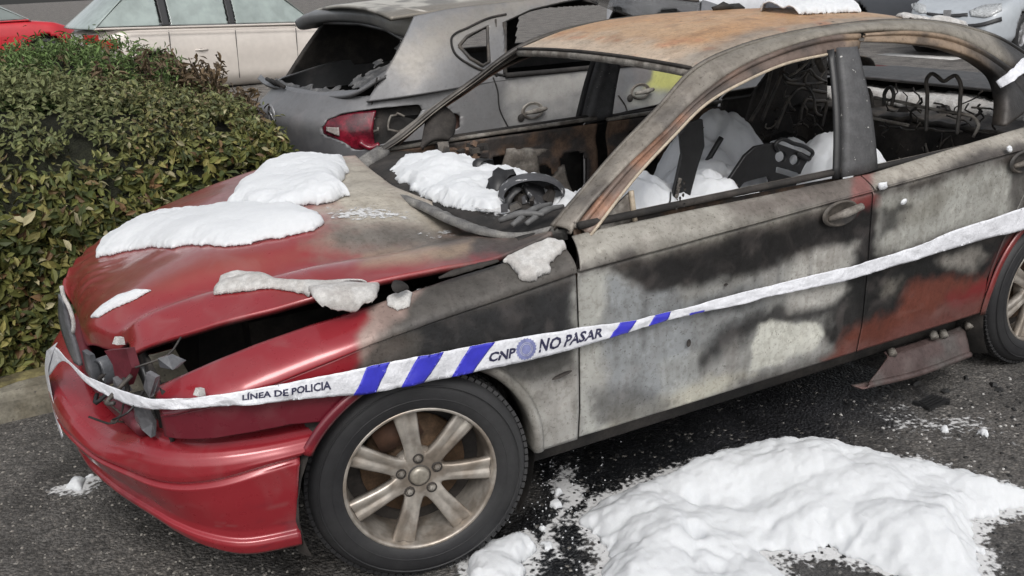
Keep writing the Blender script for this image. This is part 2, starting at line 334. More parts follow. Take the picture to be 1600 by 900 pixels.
RED = (.265, .017, .025); RED2 = (.27, .022, .028)
def lay(U, W, c, layers, amp=9):
    """flat stains and painted shade: each a soft polygon (colour, opacity, softness, polygon)"""
    wx = (fbm(W, 7, 4, 3)+.18*fbm(W, 34, 3, 13))*amp*1.7; wy = (fbm(W, 7, 4, 5)+.18*fbm(W, 34, 3, 15))*amp*1.7; U = U+np.stack([wx, wy], -1)
    det = .8*fbm(W, 30, 5, 8)
    for colr, op, soft, poly in layers:
        d = psd(U, poly)+det*soft*1.0; f = (op*sm(-soft*1.35, soft*1.35, d))[:, None]
        c = c*(1-f)+np.array(tuple(colr[:3])+((colr[3] if len(colr) > 3 else 0),))*f
    return c
def clean(c, W):
    v = 1+.14*fbm(W, 3.2, 3, 21)[:, None]; c = c.copy(); c[:, :3] = np.clip(c[:, :3]*v, 0, 1); return c
SIDE_LAYERS = [
 ((.075,.069,.062), 1, 14, [(560,440),(780,395),(905,395),(905,430),(800,470),(620,520),(560,540)]),
 ((.026,.026,.027), 1, 10, [(600,520),(800,467),(905,432),(905,600),(760,560),(560,620)]),
 ((.24,.23,.205), .9, 14, [(770,575),(830,560),(905,545),(905,600),(860,640),(840,720),(790,640)]),
 ((.38,.37,.345), .95, 14, [(835,640),(870,605),(905,590),(906,700),(840,712)]),
 ((.30,.30,.285), 1, 12, [(903,432),(1000,440),(1250,410),(1330,400),(1350,560),(1100,640),(903,690)]),
 ((.40,.40,.37), .9, 7, [(903,432),(945,430),(960,520),(930,560),(955,640),(940,690),(903,690)]),
 ((.25,.265,.275), .85, 8, [(945,440),(1050,450),(1090,520),(1080,580),(1010,620),(950,610),(945,520)]),
 ((.20,.21,.215), .7, 8, [(1060,470),(1180,440),(1200,500),(1120,560),(1080,540)]),
 ((.48,.46,.38), .85, 9, [(950,648),(1040,612),(1110,592),(1180,580),(1110,625),(1000,668),(935,685)]),
 ((.33,.315,.28), 1, 12, [(895,365),(1200,290),(1240,330),(905,418)]),
 ((.15,.13,.115), .9, 12, [(1120,320),(1150,310),(1360,268),(1370,300),(1280,322),(1150,350)]),
 ((.20,.19,.165), .8, 9, [(1000,385),(1290,318),(1290,326),(1000,402)]),
 ((.013,.012,.012), .98, 8, [(960,424),(975,432),(1010,408),(1280,340),(1372,315),(1366,395),(1250,392),(1180,430),(1050,452),(1010,456)]),
 ((.016,.015,.015), .97, 9, [(1330,380),(1372,360),(1380,480),(1310,560),(1285,520),(1330,470)]),
 ((.028,.027,.027), .93, 10, [(1140,512),(1220,478),(1330,455),(1345,495),(1190,515),(1090,590),(1040,592)]),
 ((.02,.02,.02), .9, 10, [(1300,380),(1345,375),(1345,470),(1320,480)]),
 ((.46,.45,.42), .85, 7, [(1240,402),(1300,382),(1335,385),(1330,450),(1300,478),(1235,488),(1220,450)]),
 ((.60,.60,.54), .97, 3.5, [(1180,512),(1230,505),(1288,507),(1290,522),(1262,548),(1215,568),(1172,572),(1172,535)]),
 ((.13,.12,.105), .85, 7, [(955,682),(1080,636),(1170,600),(1300,556),(1300,590),(960,700)]),
 ((.11,.105,.10), .8, 7, [(1150,590),(1240,570),(1300,540),(1310,570),(1150,625)]),
 ((.37,.345,.30), 1, 8, [(1370,300),(1600,215),(1600,190),(1365,262)]),
 ((.39,.39,.36), 1, 9, [(1374,316),(1585,252),(1600,250),(1600,330),(1372,402)]),
 ((.20,.19,.16), .6, 9, [(1374,330),(1440,305),(1500,290),(1470,330),(1400,360)]),
 ((.09,.085,.08), .9, 6, [(1586,245),(1602,240),(1602,330),(1582,330)]),
 ((.014,.014,.014), 1, 8, [(1330,430),(1450,400),(1600,355),(1600,380),(1540,425),(1490,470),(1410,500),(1350,520)]),
 ((.33,.31,.28), .7, 7, [(1465,408),(1530,385),(1545,395),(1520,418),(1480,428)]),
 ((.26,.24,.21), .6, 8, [(1378,440),(1410,432),(1395,455),(1375,455)]),
 ((.15,.045,.03,.35), 1, 9, [(1395,480),(1420,445),(1500,437),(1555,425),(1545,465),(1420,520),(1300,570),(1285,560),(1330,515)]),
 ((.19,.022,.022,.8), 1, 8, [(1480,470),(1540,425),(1580,370),(1620,345),(1620,420),(1540,480),(1480,500)]),
 ((.16,.06,.05,.3), .9, 8, [(1285,562),(1400,510),(1540,462),(1545,500),(1290,592)]),
 ((.26,.09,.08,.4), .7, 6, [(1338,280),(1366,272),(1370,312),(1345,330),(1330,318)]),
 ((.22,.035,.035,.5), .7, 5, [(1330,322),(1372,310),(1372,324),(1330,340)]),
 ((.32,.235,.205,.1), .95, 7, [(548,505),(600,455),(665,440),(650,480),(620,505),(640,540),(580,575),(550,560)]),
 ((.085,.078,.07), .9, 9, [(590,515),(620,500),(660,520),(650,590),(560,620),(565,560)]),
 ((.10,.10,.10), .75, 12, [(915,610),(1000,600),(1060,625),(1010,660),(930,670)]),
 ((.10,.10,.10), .6, 6, [(1005,455),(1012,455),(1016,540),(1006,545)]), ((.08,.08,.08), .6, 4, [(1208,400),(1214,400),(1216,470),(1209,470)]), ((.08,.08,.08), .5, 4, [(1262,392),(1268,392),(1268,452),(1262,452)]),
 ((.04,.04,.04), .8, 8, [(780,560),(900,540),(904,585),(850,600),(800,590)]), ((.05,.05,.05), .7, 7, [(1090,470),(1160,455),(1170,480),(1110,495)]), ((.36,.37,.36), .7, 6, [(1030,565),(1090,545),(1100,600),(1040,615)]),
 ((.34,.33,.31), .6, 6, [(830,600),(900,575),(903,620),(850,640)]), ((.03,.03,.03), .8, 6, [(1376,330),(1420,320),(1400,360),(1376,380)]),
 (RED+(1,), 1, 7, [(180,560),(330,520),(580,463),(575,492),(548,520),(560,560),(545,600),(566,640),(520,760),(180,760)]),
 ((.12,.010,.02,1), .9, 5, [(180,612),(330,622),(560,600),(566,680),(200,760)]),  # lower front of the wing: shade put in as a darker red
]
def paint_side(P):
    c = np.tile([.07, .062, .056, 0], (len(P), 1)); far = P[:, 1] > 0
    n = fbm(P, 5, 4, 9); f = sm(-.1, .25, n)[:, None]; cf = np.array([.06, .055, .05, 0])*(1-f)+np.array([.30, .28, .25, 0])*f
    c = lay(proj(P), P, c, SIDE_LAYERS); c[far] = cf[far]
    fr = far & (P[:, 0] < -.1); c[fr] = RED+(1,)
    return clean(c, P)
HOOD_LAYERS = [
 (RED2+(1,), 1, 5, [(60,300),(900,100),(900,500),(200,700),(60,600)]),
 ((.27,.065,.05,.8), .8, 26, [(150,400),(330,380),(480,395),(400,430),(230,455),(150,500)]),
 ((.25,.05,.04,.8), .7, 12, [(95,440),(200,350),(330,290),(420,262),(380,300),(240,350),(150,420)]),
 ((.22,.09,.075,.5), .8, 14, [(270,320),(330,292),(430,258),(420,300),(340,318)]),
 ((.24,.17,.14,.3), 1, 22, [(470,300),(520,330),(480,380),(500,405),(560,400),(660,412),(720,402),(700,250),(420,230),(400,300)]),
 ((.46,.42,.35,.1), 1, 20, [(480,240),(560,236),(620,290),(740,345),(870,350),(870,372),(740,372),(640,362),(560,352),(510,330),(450,300)]),
 ((.15,.14,.125,0), .9, 12, [(520,362),(600,352),(700,368),(770,372),(700,390),(600,392),(530,385)]),
 ((.07,.065,.06,0), .95, 12, [(690,372),(870,355),(870,420),(770,404),(690,405)]),
 ((.36,.26,.18,.3), .8, 8, [(560,402),(640,388),(740,380),(730,395),(640,412),(560,425)]),
 ((.26,.03,.03,.8), .9, 12, [(420,445),(560,418),(660,412),(640,430),(560,445),(440,475)]),
]
def paint_hood(P): return clean(lay(proj(P), P, np.tile(RED+(1,), (len(P), 1)), HOOD_LAYERS, 7), P)
def paint_red(P):
    c = np.tile(RED+(1.,), (len(P), 1)); n = fbm(P*np.array([1, 1, 3.]), 14, 4, 4); f = (.5*sm(.18, .5, n)*sm(.45, .3, P[:, 2]))[:, None]
    c = c*(1-f)+np.array([.14, .02, .03, .5])*f
    # scraped patch low on the corner
    s = sm(.55, .75, fbm(P*np.array([1, 1, 24.]), 9, 3, 6)+.22)*sm(.42, .36, P[:, 2])*sm(.30, .33, P[:, 2]); c = c*(1-.35*s[:, None])+np.array([.30, .12, .12, .3])*.35*s[:, None]
    return clean(c, P)
def paint_roof(P):
    x, y = P[:, 0], P[:, 1]; c = np.tile([.47, .275, .14, 0], (len(P), 1))
    def put(colr, f): nonlocal c; f = f[:, None]; c = c*(1-f)+np.array(colr+(0,))*f
    n = fbm(P, 4, 4, 2); n2 = fbm(P, 16, 4, 7)
    put((.50, .37, .24), sm(-.05, .25, n)*.4)
    put((.55, .50, .42), sm(1.36, 1.15, x+.1*n2)*.6); put((.30, .27, .23), sm(-.40, -.56, y+.06*n2)*.8)
    put((.36, .33, .28), sm(2.1, 2.45, x+.1*n2)*.8); put((.44, .20, .12), sm(.22, .5, n2)*.5)
    put((.05, .03, .02), sm(.62, .70, fbm(P, 34, 2, 13))*sm(1.3, 1.5, x))
    return clean(c, P)
def paint_pillar(P):
    c = np.tile([.20, .18, .155, 0], (len(P), 1)); n = fbm(P, 7, 4, 4)
    def put(colr, f): nonlocal c; f = f[:, None]; c = c*(1-f)+np.array(colr+(0,))*f
    put((.10, .09, .082), sm(0, .3, n)*.7); put((.28, .255, .22), sm(.05, .4, -n)*.6)
    put((.27, .25, .21), sm(1.1, 1.5, P[:, 0])*.6); put((.03, .028, .027), sm(2.50, 2.66, P[:, 0]+.04*n))
    return clean(c, P)
def paint_frame(P):
    c = np.tile([.15, .11, .09, 0], (len(P), 1)); n = fbm(P, 9, 4, 14)
    def put(colr, f): nonlocal c; f = f[:, None]; c = c*(1-f)+np.array(colr+(0,))*f
    put((.30, .15, .09), sm(-.05, .3, n)*.8*sm(1.5, 1.0, P[:, 0])); put((.30, .22, .15), sm(1.7, 1.75, P[:, 0])*.8); put((.03, .028, .027), sm(2.25, 2.5, P[:, 0])); put((.04, .036, .033), sm(.1, .35, -n)*.7)
    return clean(c, P)
def mirror(G): H = G.copy(); H[..., 1] *= -1; return H

# bonnet: seven ridge lines, front to back
H = []
H.append(pys([(205,553,-.45),(240,539,-.51),(280,525,-.56),(350,502,-.62),(420,485,-.66),(480,467,-.69),(581,441,-.72),(680,420,-.74),(779,401,-.75),(862,362,-.74)]))
H.append(pys([(201,540,-.40),(212,512,-.41),(232,498,-.42),(297,471,-.45),(385,446,-.5),(470,425,-.53),(560,408,-.55),(660,391,-.58),(760,374,-.6),(826,358,-.56)]))
H.append(pys([(182,547,-.32),(188,515,-.33),(212,492,-.34),(288,458,-.36),(380,432,-.39),(470,410,-.42),(560,394,-.44),(655,376,-.45),(730,360,-.43),(785,353,-.38)]))
H.append(pys([(150,545,-.19),(145,512,-.2),(163,490,-.2),(245,450,-.24),(350,411,-.27),(455,388,-.29),(560,367,-.31),(620,352,-.28),(670,338,-.22),(718,334,-.15)]))
H.append([(-.735,0,.60),(-.735,0,.66),(-.70,0,.725),(-.58,0,.795),(-.4,0,.862),(-.2,0,.90),(0,0,.924),(.15,0,.936),(.25,0,.934),(.345,0,.920)])
H.append([(-.735,.2,.60),(-.732,.2,.67),(-.695,.21,.735),(-.57,.24,.80),(-.39,.27,.862),(-.19,.30,.90),(.01,.31,.925),(.16,.30,.937),(.27,.28,.935),(.36,.25,.921)])
H.append([(-.735,.38,.59),(-.728,.38,.66),(-.685,.41,.72),(-.56,.45,.785),(-.38,.50,.845),(-.18,.53,.887),(.03,.54,.915),(.18,.54,.93),(.30,.50,.93),(.385,.46,.922)])
H.append([PY(97,447,.5)]+pys([(102,432,.53),(112,416,.58),(145,383,.66),(200,347,.70),(260,320,.72),(330,290,.72),(400,266,.72),(470,250,.71),(555,243,.64)]))
H[2] = [np.array(p)-np.array([0, 0, .024*min(1, i/3)*min(1, (9-i)/3)]) for i, p in enumerate(H[2])]; H[1] = [np.array(p)+np.array([0, 0, .007]) for p in H[1]]; H[3] = [np.array(p)+np.array([0, 0, .010]) for p in H[3]]; H[5] = [np.array(p)-np.array([0, 0, .018*min(1, i/3)*min(1, (9-i)/3)]) for i, p in enumerate(H[5])]
HG = loft(H, 170, 150)
hd = fbm(HG, 5, 3, 31)
HG[..., 2] += .004*hd
hu = proj(HG)                                              # crumpled nose
wrk = sm(150, 0, hu[..., 0]-60)*.006*np.sin(HG[..., 1]*60+HG[..., 0]*90+4*hd)*sm(-.1, .2, HG[..., 1]); HG[..., 2] += wrk
grid('bonnet', HG, M_BODY, car, .018, paint=paint_hood, flip=False)

def side_panel(name, xL, xR, zl, zt, ytop, nu=90, rows=(22, 26), xs=None, crease=True, paint=paint_side, roll=1.6, far=True, bulge=0):
    s = np.linspace(0, 1, nu) if xs is None else np.asarray(xs)
    t = np.concatenate([np.linspace(0, .985, rows[0]), [.992, .997, 1.0], 1+np.array([.03, .06]), np.linspace(1.10, 2, rows[1])])
    G = np.zeros((len(t), len(s), 3))
    for i, tt in enumerate(t):
        x = xL(.6)+(xR(.6)-xL(.6))*s
        for _ in range(4):
            a, b, c = zl(x), ZC(x), zt(x); b = np.maximum(b, a+.004)
            z = a+(b-a)*tt if tt <= 1 else b+(c-b)*(tt-1)
            x = xL(z)+(xR(z)-xL(z))*s
        y = side(x, z)
        if tt > 1: k = tt-1; y = (1-k**roll)*y+k**roll*np.minimum(ytop(x), y)
        G[i, :, 0] = x; G[i, :, 1] = -y; G[i, :, 2] = z
        if crease:                                           # the lower skin is stepped in below the crease
            G[i, :, 1] += .007*sm(1.02, 1.0, tt)+.007*math.exp(-((tt-.997)/.010)**2)
    G[..., 1] += bulge*fbm(G, 4, 3, 77)
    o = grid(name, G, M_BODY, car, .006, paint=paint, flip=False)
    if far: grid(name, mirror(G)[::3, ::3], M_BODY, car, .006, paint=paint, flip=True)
    return G, o
gapx = .0035
fx = np.concatenate([np.linspace(-.625, -.36, 34), -.35*np.cos(np.linspace(0.02, math.pi-.02, 90)), np.linspace(.352, .497, 18)])
_F0 = np.array(pys([(236,608,-.64),(280,588,-.70),(340,562,-.73),(400,538,-.75),(480,510,-.765),(530,494,-.77),(620,464,-.78),(700,437,-.785),(790,410,-.79),(886,368,-.78)]))
_FL = np.array([surf_hit(*p) for p in [(241,676),(259,686),(301,690),(385,681),(455,667),(521,662)]])
def f_zt(x): return np.interp(x, _F0[:, 0], _F0[:, 2])
def f_zl(x):
    a = np.where(np.abs(x) < .35, .31+np.sqrt(np.maximum(.35**2-x*x, 0)), .295)
    return np.where(x < -.2, np.maximum(np.interp(x, _FL[:, 0], _FL[:, 2]+.004), np.where(x > -.3, a, 0)), a)
def f_yt(x): return np.interp(x, _F0[:, 0], -_F0[:, 1])
cst = lambda v: (lambda z: np.full_like(np.asarray(z, float), v))
FG, fend = side_panel('front_wing', cst(fx[0]), cst(fx[-1]), f_zl, f_zt, f_yt, xs=(fx-fx[0])/(fx[-1]-fx[0]), rows=(46, 22), roll=2.2, bulge=.004)
dzl = cst(.302)
dy = lambda x: np.interp(x, [.5, 1.7, 2.44, 3.6], [.80, .825, .815, .74])
DG, door1 = side_panel('front_door', lambda z: .503+sm(.80, .92, z)*.03+0*z, cst(1.655), dzl, ZT, dy, nu=170, rows=(90, 24), bulge=.005)
xr = lambda z: np.interp(z, [.3, .45, .6, .75, .95], [2.325, 2.32, 2.385, 2.47, 2.52])
RG, door2 = side_panel('rear_door', cst(1.662), xr, dzl, ZT, dy, nu=120, rows=(80, 22), bulge=.004)
qx = np.concatenate([2.71-.36*np.cos(np.linspace(.05, math.pi-.05, 60)), np.linspace(3.08, 3.74, 30)])
def q_zl(x): return np.where(np.abs(x-2.71) < .365, .31+np.sqrt(np.maximum(.365**2-(x-2.71)**2, 0)), .30)
side_panel('rear_wing', lambda z: xr(z)+.006, cst(3.74), q_zl, ZT, dy, nu=90, rows=(40, 12), xs=None)
# raised rim round each wheel opening
def arch(cx, r, a0, a1, sgn):
    t = np.radians(np.linspace(a0, a1, 60)); rows = []
    for dr, off in ((0, -.10), (0, -.03), (-.002, -.001), (.008, .006), (.020, .005), (.030, .0)):
        x = cx+(r+dr)*np.cos(t); z = .31+(r+dr)*np.sin(t)
        rows.append(np.stack([x, sgn*(side(x, z)+off), z], 1))
    G = np.stack(rows); grid('arch_lip', G, M_BODY, car, .003, paint=paint_side, flip=(sgn < 0))
for sg in (-1, 1):
    arch(2.71, .362, -2, 182, sg); arch(0, .347, -2, 150, sg)

# door furniture
def handle(px, py, parent, open_=False):
    c = PY(px, py, -.893)
    V, F = lathe([(.001, 0), (.045, .002), (.058, -.008), (.064, -.010), (.070, -.002)], 28)
    V = [np.array([v[0]*1.15, -v[1]*0-.002+v[1]*1.0, v[2]*.62]) for v in V]
    cup = mesh('handle_cup', [c+v for v in V], F, M_CHAR, parent)
    p0 = c+np.array([-.055, -.005, -.012]); p1 = c+np.array([.055, -.040 if open_ else -.02, .022 if open_ else .004])
    tube('door_handle', [p0, (p0+p1)/2+np.array([0, -.014, .006]), p1], [.008, .015, .012], M_ASH, parent, 8, 10)
handle(1312, 333, door1, True); handle(1598, 252, door2)
lk = PY(1336, 325, -.90)
mesh('lock', *[x for x in (lambda v, f: ([np.array(p)+lk for p in v], f))(*lathe([(.001, -.012), (.012, -.012), (.014, 0)], 16))], M_SOOT, door1)
# small punched hole and vent slot
def plug(px, py, rx, rz, parent, name='hole', tilt=0.):
    c = PY(px, py, -.8915); V, F = lathe([(.001, .004), (.7, .003), (1, 0)], 14)
    mesh(name, [c+roty(tilt)@np.array([v[0]*rx, v[1]-.0005, v[2]*rz]) for v in V], F, M_SOOT, parent)
plug(878, 586, .035, .007, fend, 'vent_slot', -.15); plug(1076, 536, .009, .013, door1)
plug(1134, 445, .008, .005, door1)
# torn slot and hole along the top of the wing
for pts, wdt in (([(683,434),(700,428),(730,419),(760,411),(776,407)], .016), ([(610,450),(618,447),(630,446),(636,448)], .03)):
    Pc = np.array([PY(a, b, -.80) for a, b in pts]); Pc = spl(Pc, 14); Pc[:, 2] += .003; n_ = len(Pc)
    wv = wdt*np.sin(np.linspace(.15, math.pi-.15, n_))**.6*(1+.3*noise(Pc, 60))
    G = np.stack([Pc+np.stack([0*wv, -wv*.3, -wv*.5], 1), Pc, Pc+np.stack([0*wv, wv*.5, wv*.4], 1)])
    G[:, :, 1] -= .012
    grid('torn_hole', G, M_SOOT, car, .002, flip=False)

# front bumper: rows of (height, inward offset)
brow = [(.222, .05), (.228, .012), (.24, 0), (.262, -.004), (.274, 0), (.280, .010), (.30, .012), (.33, .008), (.37, .003), (.41, .0), (.428, -.002), (.436, .006), (.441, .011), (.446, .004), (.452, -.002), (.47, -.004), (.50, .0), (.52, .008), (.532, .02), (.542, .045), (.546, .08), (.540, .13)]
bz, bo = np.array(brow).T; tt = np.linspace(0, 1, 96); ii = np.interp(tt, np.linspace(0, 1, len(bz)), np.arange(len(bz)))
bz = np.interp(ii, np.arange(len(bz)), bz); bo = np.interp(ii, np.arange(len(bo)), bo)
plan = np.array([(-x, -w_) for x, w_ in zip(PLX[:11], PLW[:11])]); plan[:, 0] *= -1
G = np.zeros((96, 221, 3))
for i in range(96):
    z = bz[i]; xe = -math.sqrt(max(.352**2-(z-.31)**2, .0)) if z > .31 else -.352
    if z > .50: xe = min(xe, -.23)
    near = [(x, y) for x, y in plan[::-1] if x < xe-.03]; xs0 = side(xe, .5)
    c = [(xe, -xs0)]+near; c += [(x, -y) for x, y in c[-2::-1]]
    q = spl([(a, b, 0) for a, b in c], 221); d = np.gradient(q, axis=0); d /= np.linalg.norm(d, axis=1)[:, None]
    nrm = np.stack([d[:, 1], -d[:, 0]], 1)*1.0; fr = sm(-.45, -.80, q[:, 0])
    # inward = towards +x / centre
    sgn = np.sign((nrm[:, 0]*(q[:, 0]-.3)+nrm[:, 1]*q[:, 1])); nrm = -nrm*sgn[:, None]
    zz = z+fr*.075*np.clip(1-(z-.222)/.25, 0, 1)
    zz = zz+(ii[i] > 15)*0
    # the groove rises towards the wheel
    zz = zz+.045*sm(-.66, -.34, q[:, 0])*math.exp(-((z-.44)/.05)**2)
    off = bo[i]*(1.0)+fr*.05*np.clip(1-(z-.222)/.2, 0, 1)
    G[i, :, 0] = q[:, 0]+nrm[:, 0]*off; G[i, :, 1] = (q[:, 1]+nrm[:, 1]*off); G[i, :, 2] = zz
# dented top edge under the near headlamp and pushed-in front
nd = np.exp(-(((G[..., 0]+.74)/.11)**2+((G[..., 1]+.42)/.20)**2))*sm(.44, .54, G[..., 2])
G[..., 2] -= .045*nd; G[..., 0] += .02*nd
G += .003*fbm(G, 5, 3, 44)[..., None]
bump = grid('front_bumper', G, M_BODY, car, .004, paint=paint_red, flip=True)

# roof, pillars and window frames
rx_ = [1.14, 1.30, 1.5, 1.75, 2.0, 2.25, 2.45, 2.62]; rz_ = [1.312, 1.352, 1.378, 1.392, 1.392, 1.374, 1.342, 1.292]
rows = []
for y in (-.575, -.56, -.45, -.25, 0, .25, .45, .56, .575):
    cr = .030*(1-(y/.575)**2)-(.008 if abs(y) > .57 else 0); ye = [y*(1 if abs(y) < .3 else (1+.0*k)) for k in rx_]
    rows.append([(x+(.0 if x > 1.2 else .0)-.012*(1-(y/.57)**2)*(x < 1.2)+.05*(1-(y/.57)**2)*(x > 2.6), ye[k], z+cr*sm(1.0, 1.5, x)*1.0+.012*(1-(y/.575)**2)) for k, (x, z) in enumerate(zip(rx_, rz_))])
G = loft(rows, 130, 90); G[..., 2] += .006*fbm(G, 3, 3, 12)-.010*np.exp(-(((G[..., 0]-1.55)/.3)**2+((G[..., 1])/.3)**2))
roofG = G; roof = grid('roof', G, M_BODY, car, .006, paint=paint_roof, flip=False)
def both(name, G, parent, thick, paint, flip, mt=None):
    o = grid(name, G, mt or M_BODY, parent, thick, paint=paint, flip=flip)
    grid(name, mirror(G), mt or M_BODY, parent, thick, paint=paint, flip=not flip); return o
L1 = pys([(862,352,-.715),(900,308,-.68),(962,236,-.65),(1025,171,-.62),(1087,105,-.585)])+[(1.32,-.582,1.358),(1.5,-.582,1.382),(1.75,-.582,1.396),(2.0,-.582,1.396),(2.25,-.582,1.377),(2.45,-.585,1.342),(2.64,-.59,1.29),(2.85,-.61,1.19),(3.10,-.65,1.05)]
L2 = pys([(893,364,-.775),(900,352,-.77),(972,267,-.735),(1037,205,-.70),(1087,155,-.675),(1150,108,-.66),(1212,79,-.652),(1315,52,-.645),(1428,47,-.65),(1490,56,-.655),(1537,76,-.665)])+[(2.62,-.69,1.18),(2.78,-.74,1.08),(2.9,-.79,1.0)]
def midline(a, b, f, out, n=60):
    A = spl(a, n); B = spl(b, n); return A*(1-f)+B*f+np.array([0, -out, out])
A1, B1 = spl(L1, 110), spl(L2, 110)
ts = [(0, .012, .0), (.04, -.006, -.012), (.10, .001, .002), (.35, .006, .008), (.7, .008, .008), (.93, .003, .003), (1.0, -.001, -.002), (1.02, -.014, -.010)]
G = np.stack([A1*(1-f)+B1*f+np.array([0, -o, u]) for f, o, u in ts])
both('roof_pillar', loft([g for g in G], 160, 22), car, .012, paint_pillar, True)
L3 = pys([(921,368,-.805),(931,355,-.80),(994,274,-.765),(1050,214,-.73),(1100,164,-.705),(1169,124,-.69),(1219,102,-.682),(1300,83,-.672),(1340,78,-.67)])
B2 = spl(L2[1:8]+[PY(1345, 51, -.645)], 70); C2 = spl(L3, 70)
def frame_strip(B2, C2, par, name='window_frame'):
    prof = [(.03, -.006), (.08, .003), (.30, .006), (.36, -.003), (.42, -.004), (.48, .006), (.88, .008), (.97, .004), (1.0, -.008), (1.0, -.05)]
    G = np.stack([B2*(1-f)+C2*f+np.array([0, -o, 0]) for f, o in prof])
    grid(name, G, M_BODY, par, .004, paint=paint_frame, flip=True); Gm = mirror(G); grid(name, Gm, M_BODY, par, .004, paint=paint_frame)
frame_strip(B2, C2, car)
tube('window_seal', spl([p+np.array([0, -.004, 0]) for p in L3[:8]], 40), .005, mat('bright_heat_faded_seal', (.5, .42, .32), .5), car, 6)
W = [PY(1346,66,-.672)]+pys([(1390,67,-.672),(1428,70,-.675),(1490,81,-.68),(1537,103,-.69),(1561,125,-.70),(1571,160,-.76),(1569,197,-.80)])
B3 = spl([PY(1352,51,-.645)]+L2[8:13], 60)
frame_strip(B3, spl(W, 60), car)
# pillar between the two doors
def post(name, b0, b1, t0, t1, yb, yt, m, depth=.06):
    a = [PY(*b0, yb), PY(*b1, yb)]; c = [PY(*t0, yt), PY(*t1, yt)]
    G = np.zeros((12, 7, 3))
    for i in range(12):
        for j in range(7):
            p = a[0]*(1-j/6)+a[1]*j/6; q = c[0]*(1-j/6)+c[1]*j/6; k = i/11
            G[i, j] = p*(1-k)+q*k+np.array([0, -.012*math.sin(math.pi*j/6), 0])-np.array([0, .015*math.sin(math.pi*k), 0])
    grid(name, G, m, car, depth); grid(name, mirror(G), m, car, depth, flip=True)
M_POST = mat('sooty_grey_post', (.085, .085, .088), .6, scale=30, mott=.3, bump=.3, scol=(.45, .44, .42), sth=.68, sscale=60)
post('door_pillar', (1318, 277), (1372, 264), (1308, 74), (1340, 72), -.815, -.68, M_POST)
post('door_frame_upright', (1300, 280), (1312, 277), (1292, 78), (1303, 76), -.80, -.675, M_BLACK, .02)
# rear pillar bases, boot lid, rear panel (beyond the frame, seen only from the side)
Gd = loft([[(2.95,y,1.045),(3.15,y*1.0,1.05),(3.45,y*.98,1.03),(3.68,y*.92,.99),(3.74,y*.9,.9),(3.76,y*.88,.55),(3.72,y*.9,.35)] for y in (-.70, -.35, 0, .35, .70)], 60, 24)
grid('boot_lid', Gd, M_BODY, car, .01, paint=paint_pillar)
for sg in (-1, 1):
    Gw = loft([[(2.9, sg*.79, 1.0), (3.2, sg*.80, 1.0), (3.74, sg*.74, .985)], [(2.85, sg*.62, 1.14), (3.12, sg*.70, 1.05), (3.70, sg*.66, .98)]], 30, 8)
    grid('rear_shoulder', Gw, M_BODY, car, .006, paint=paint_pillar, flip=sg > 0)
# windscreen header and screen base
for z0, x0, th, m_ in ((-.004, 0, .010, M_SOOT), (-.022, .004, .024, M_ASH)):
    c = [np.array([1.135-.012*(1-(y/.57)**2)+x0, y, 1.312+.018*(1-(y/.57)**2)+z0]) for y in np.linspace(-.57, .57, 15)]
    tube('windscreen_header', c, th*.6, m_, car, 6)
cow = [PY(862,352,-.72), PZ(815,362,.905), PZ(765,357,.915), PZ(715,342,.918), PZ(665,319,.92), PZ(615,297,.922), PZ(577,274,.922), PZ(560,247,.93), PY(590,228,.68)]
C_ = spl(cow, 70); Gc = np.stack([C_+np.array(v) for v in ((-.015, 0, -.02), (-.004, 0, -.002), (.018, 0, -.006), (.022, 0, -.016), (.05, 0, -.022), (.055, 0, -.05))])
Gc[2:, :, 2] += .006*fbm(Gc[2:], 25, 3, 5)
grid('windscreen_base', Gc, mat('grey_burnt_scuttle', (.17, .165, .16), .7, scale=40, mott=.4, bump=.5, col2=(.3, .29, .27), s2=20), car, .006, flip=True)
# charred wiper / scuttle debris near the corner
for k, (a, b) in enumerate([((800,352),(862,318)), ((780,345),(850,335)), ((822,350),(880,322))]):
    tube('wiper_remnant', [PZ(*a, .93), (PZ(*a, .93)+PZ(*b, .95))/2+np.array([0, 0, .012]), PZ(*b, .95)], [.008, .012, .006], mat('scorched_grey', (.13, .13, .13), .6), car, 6, 12)

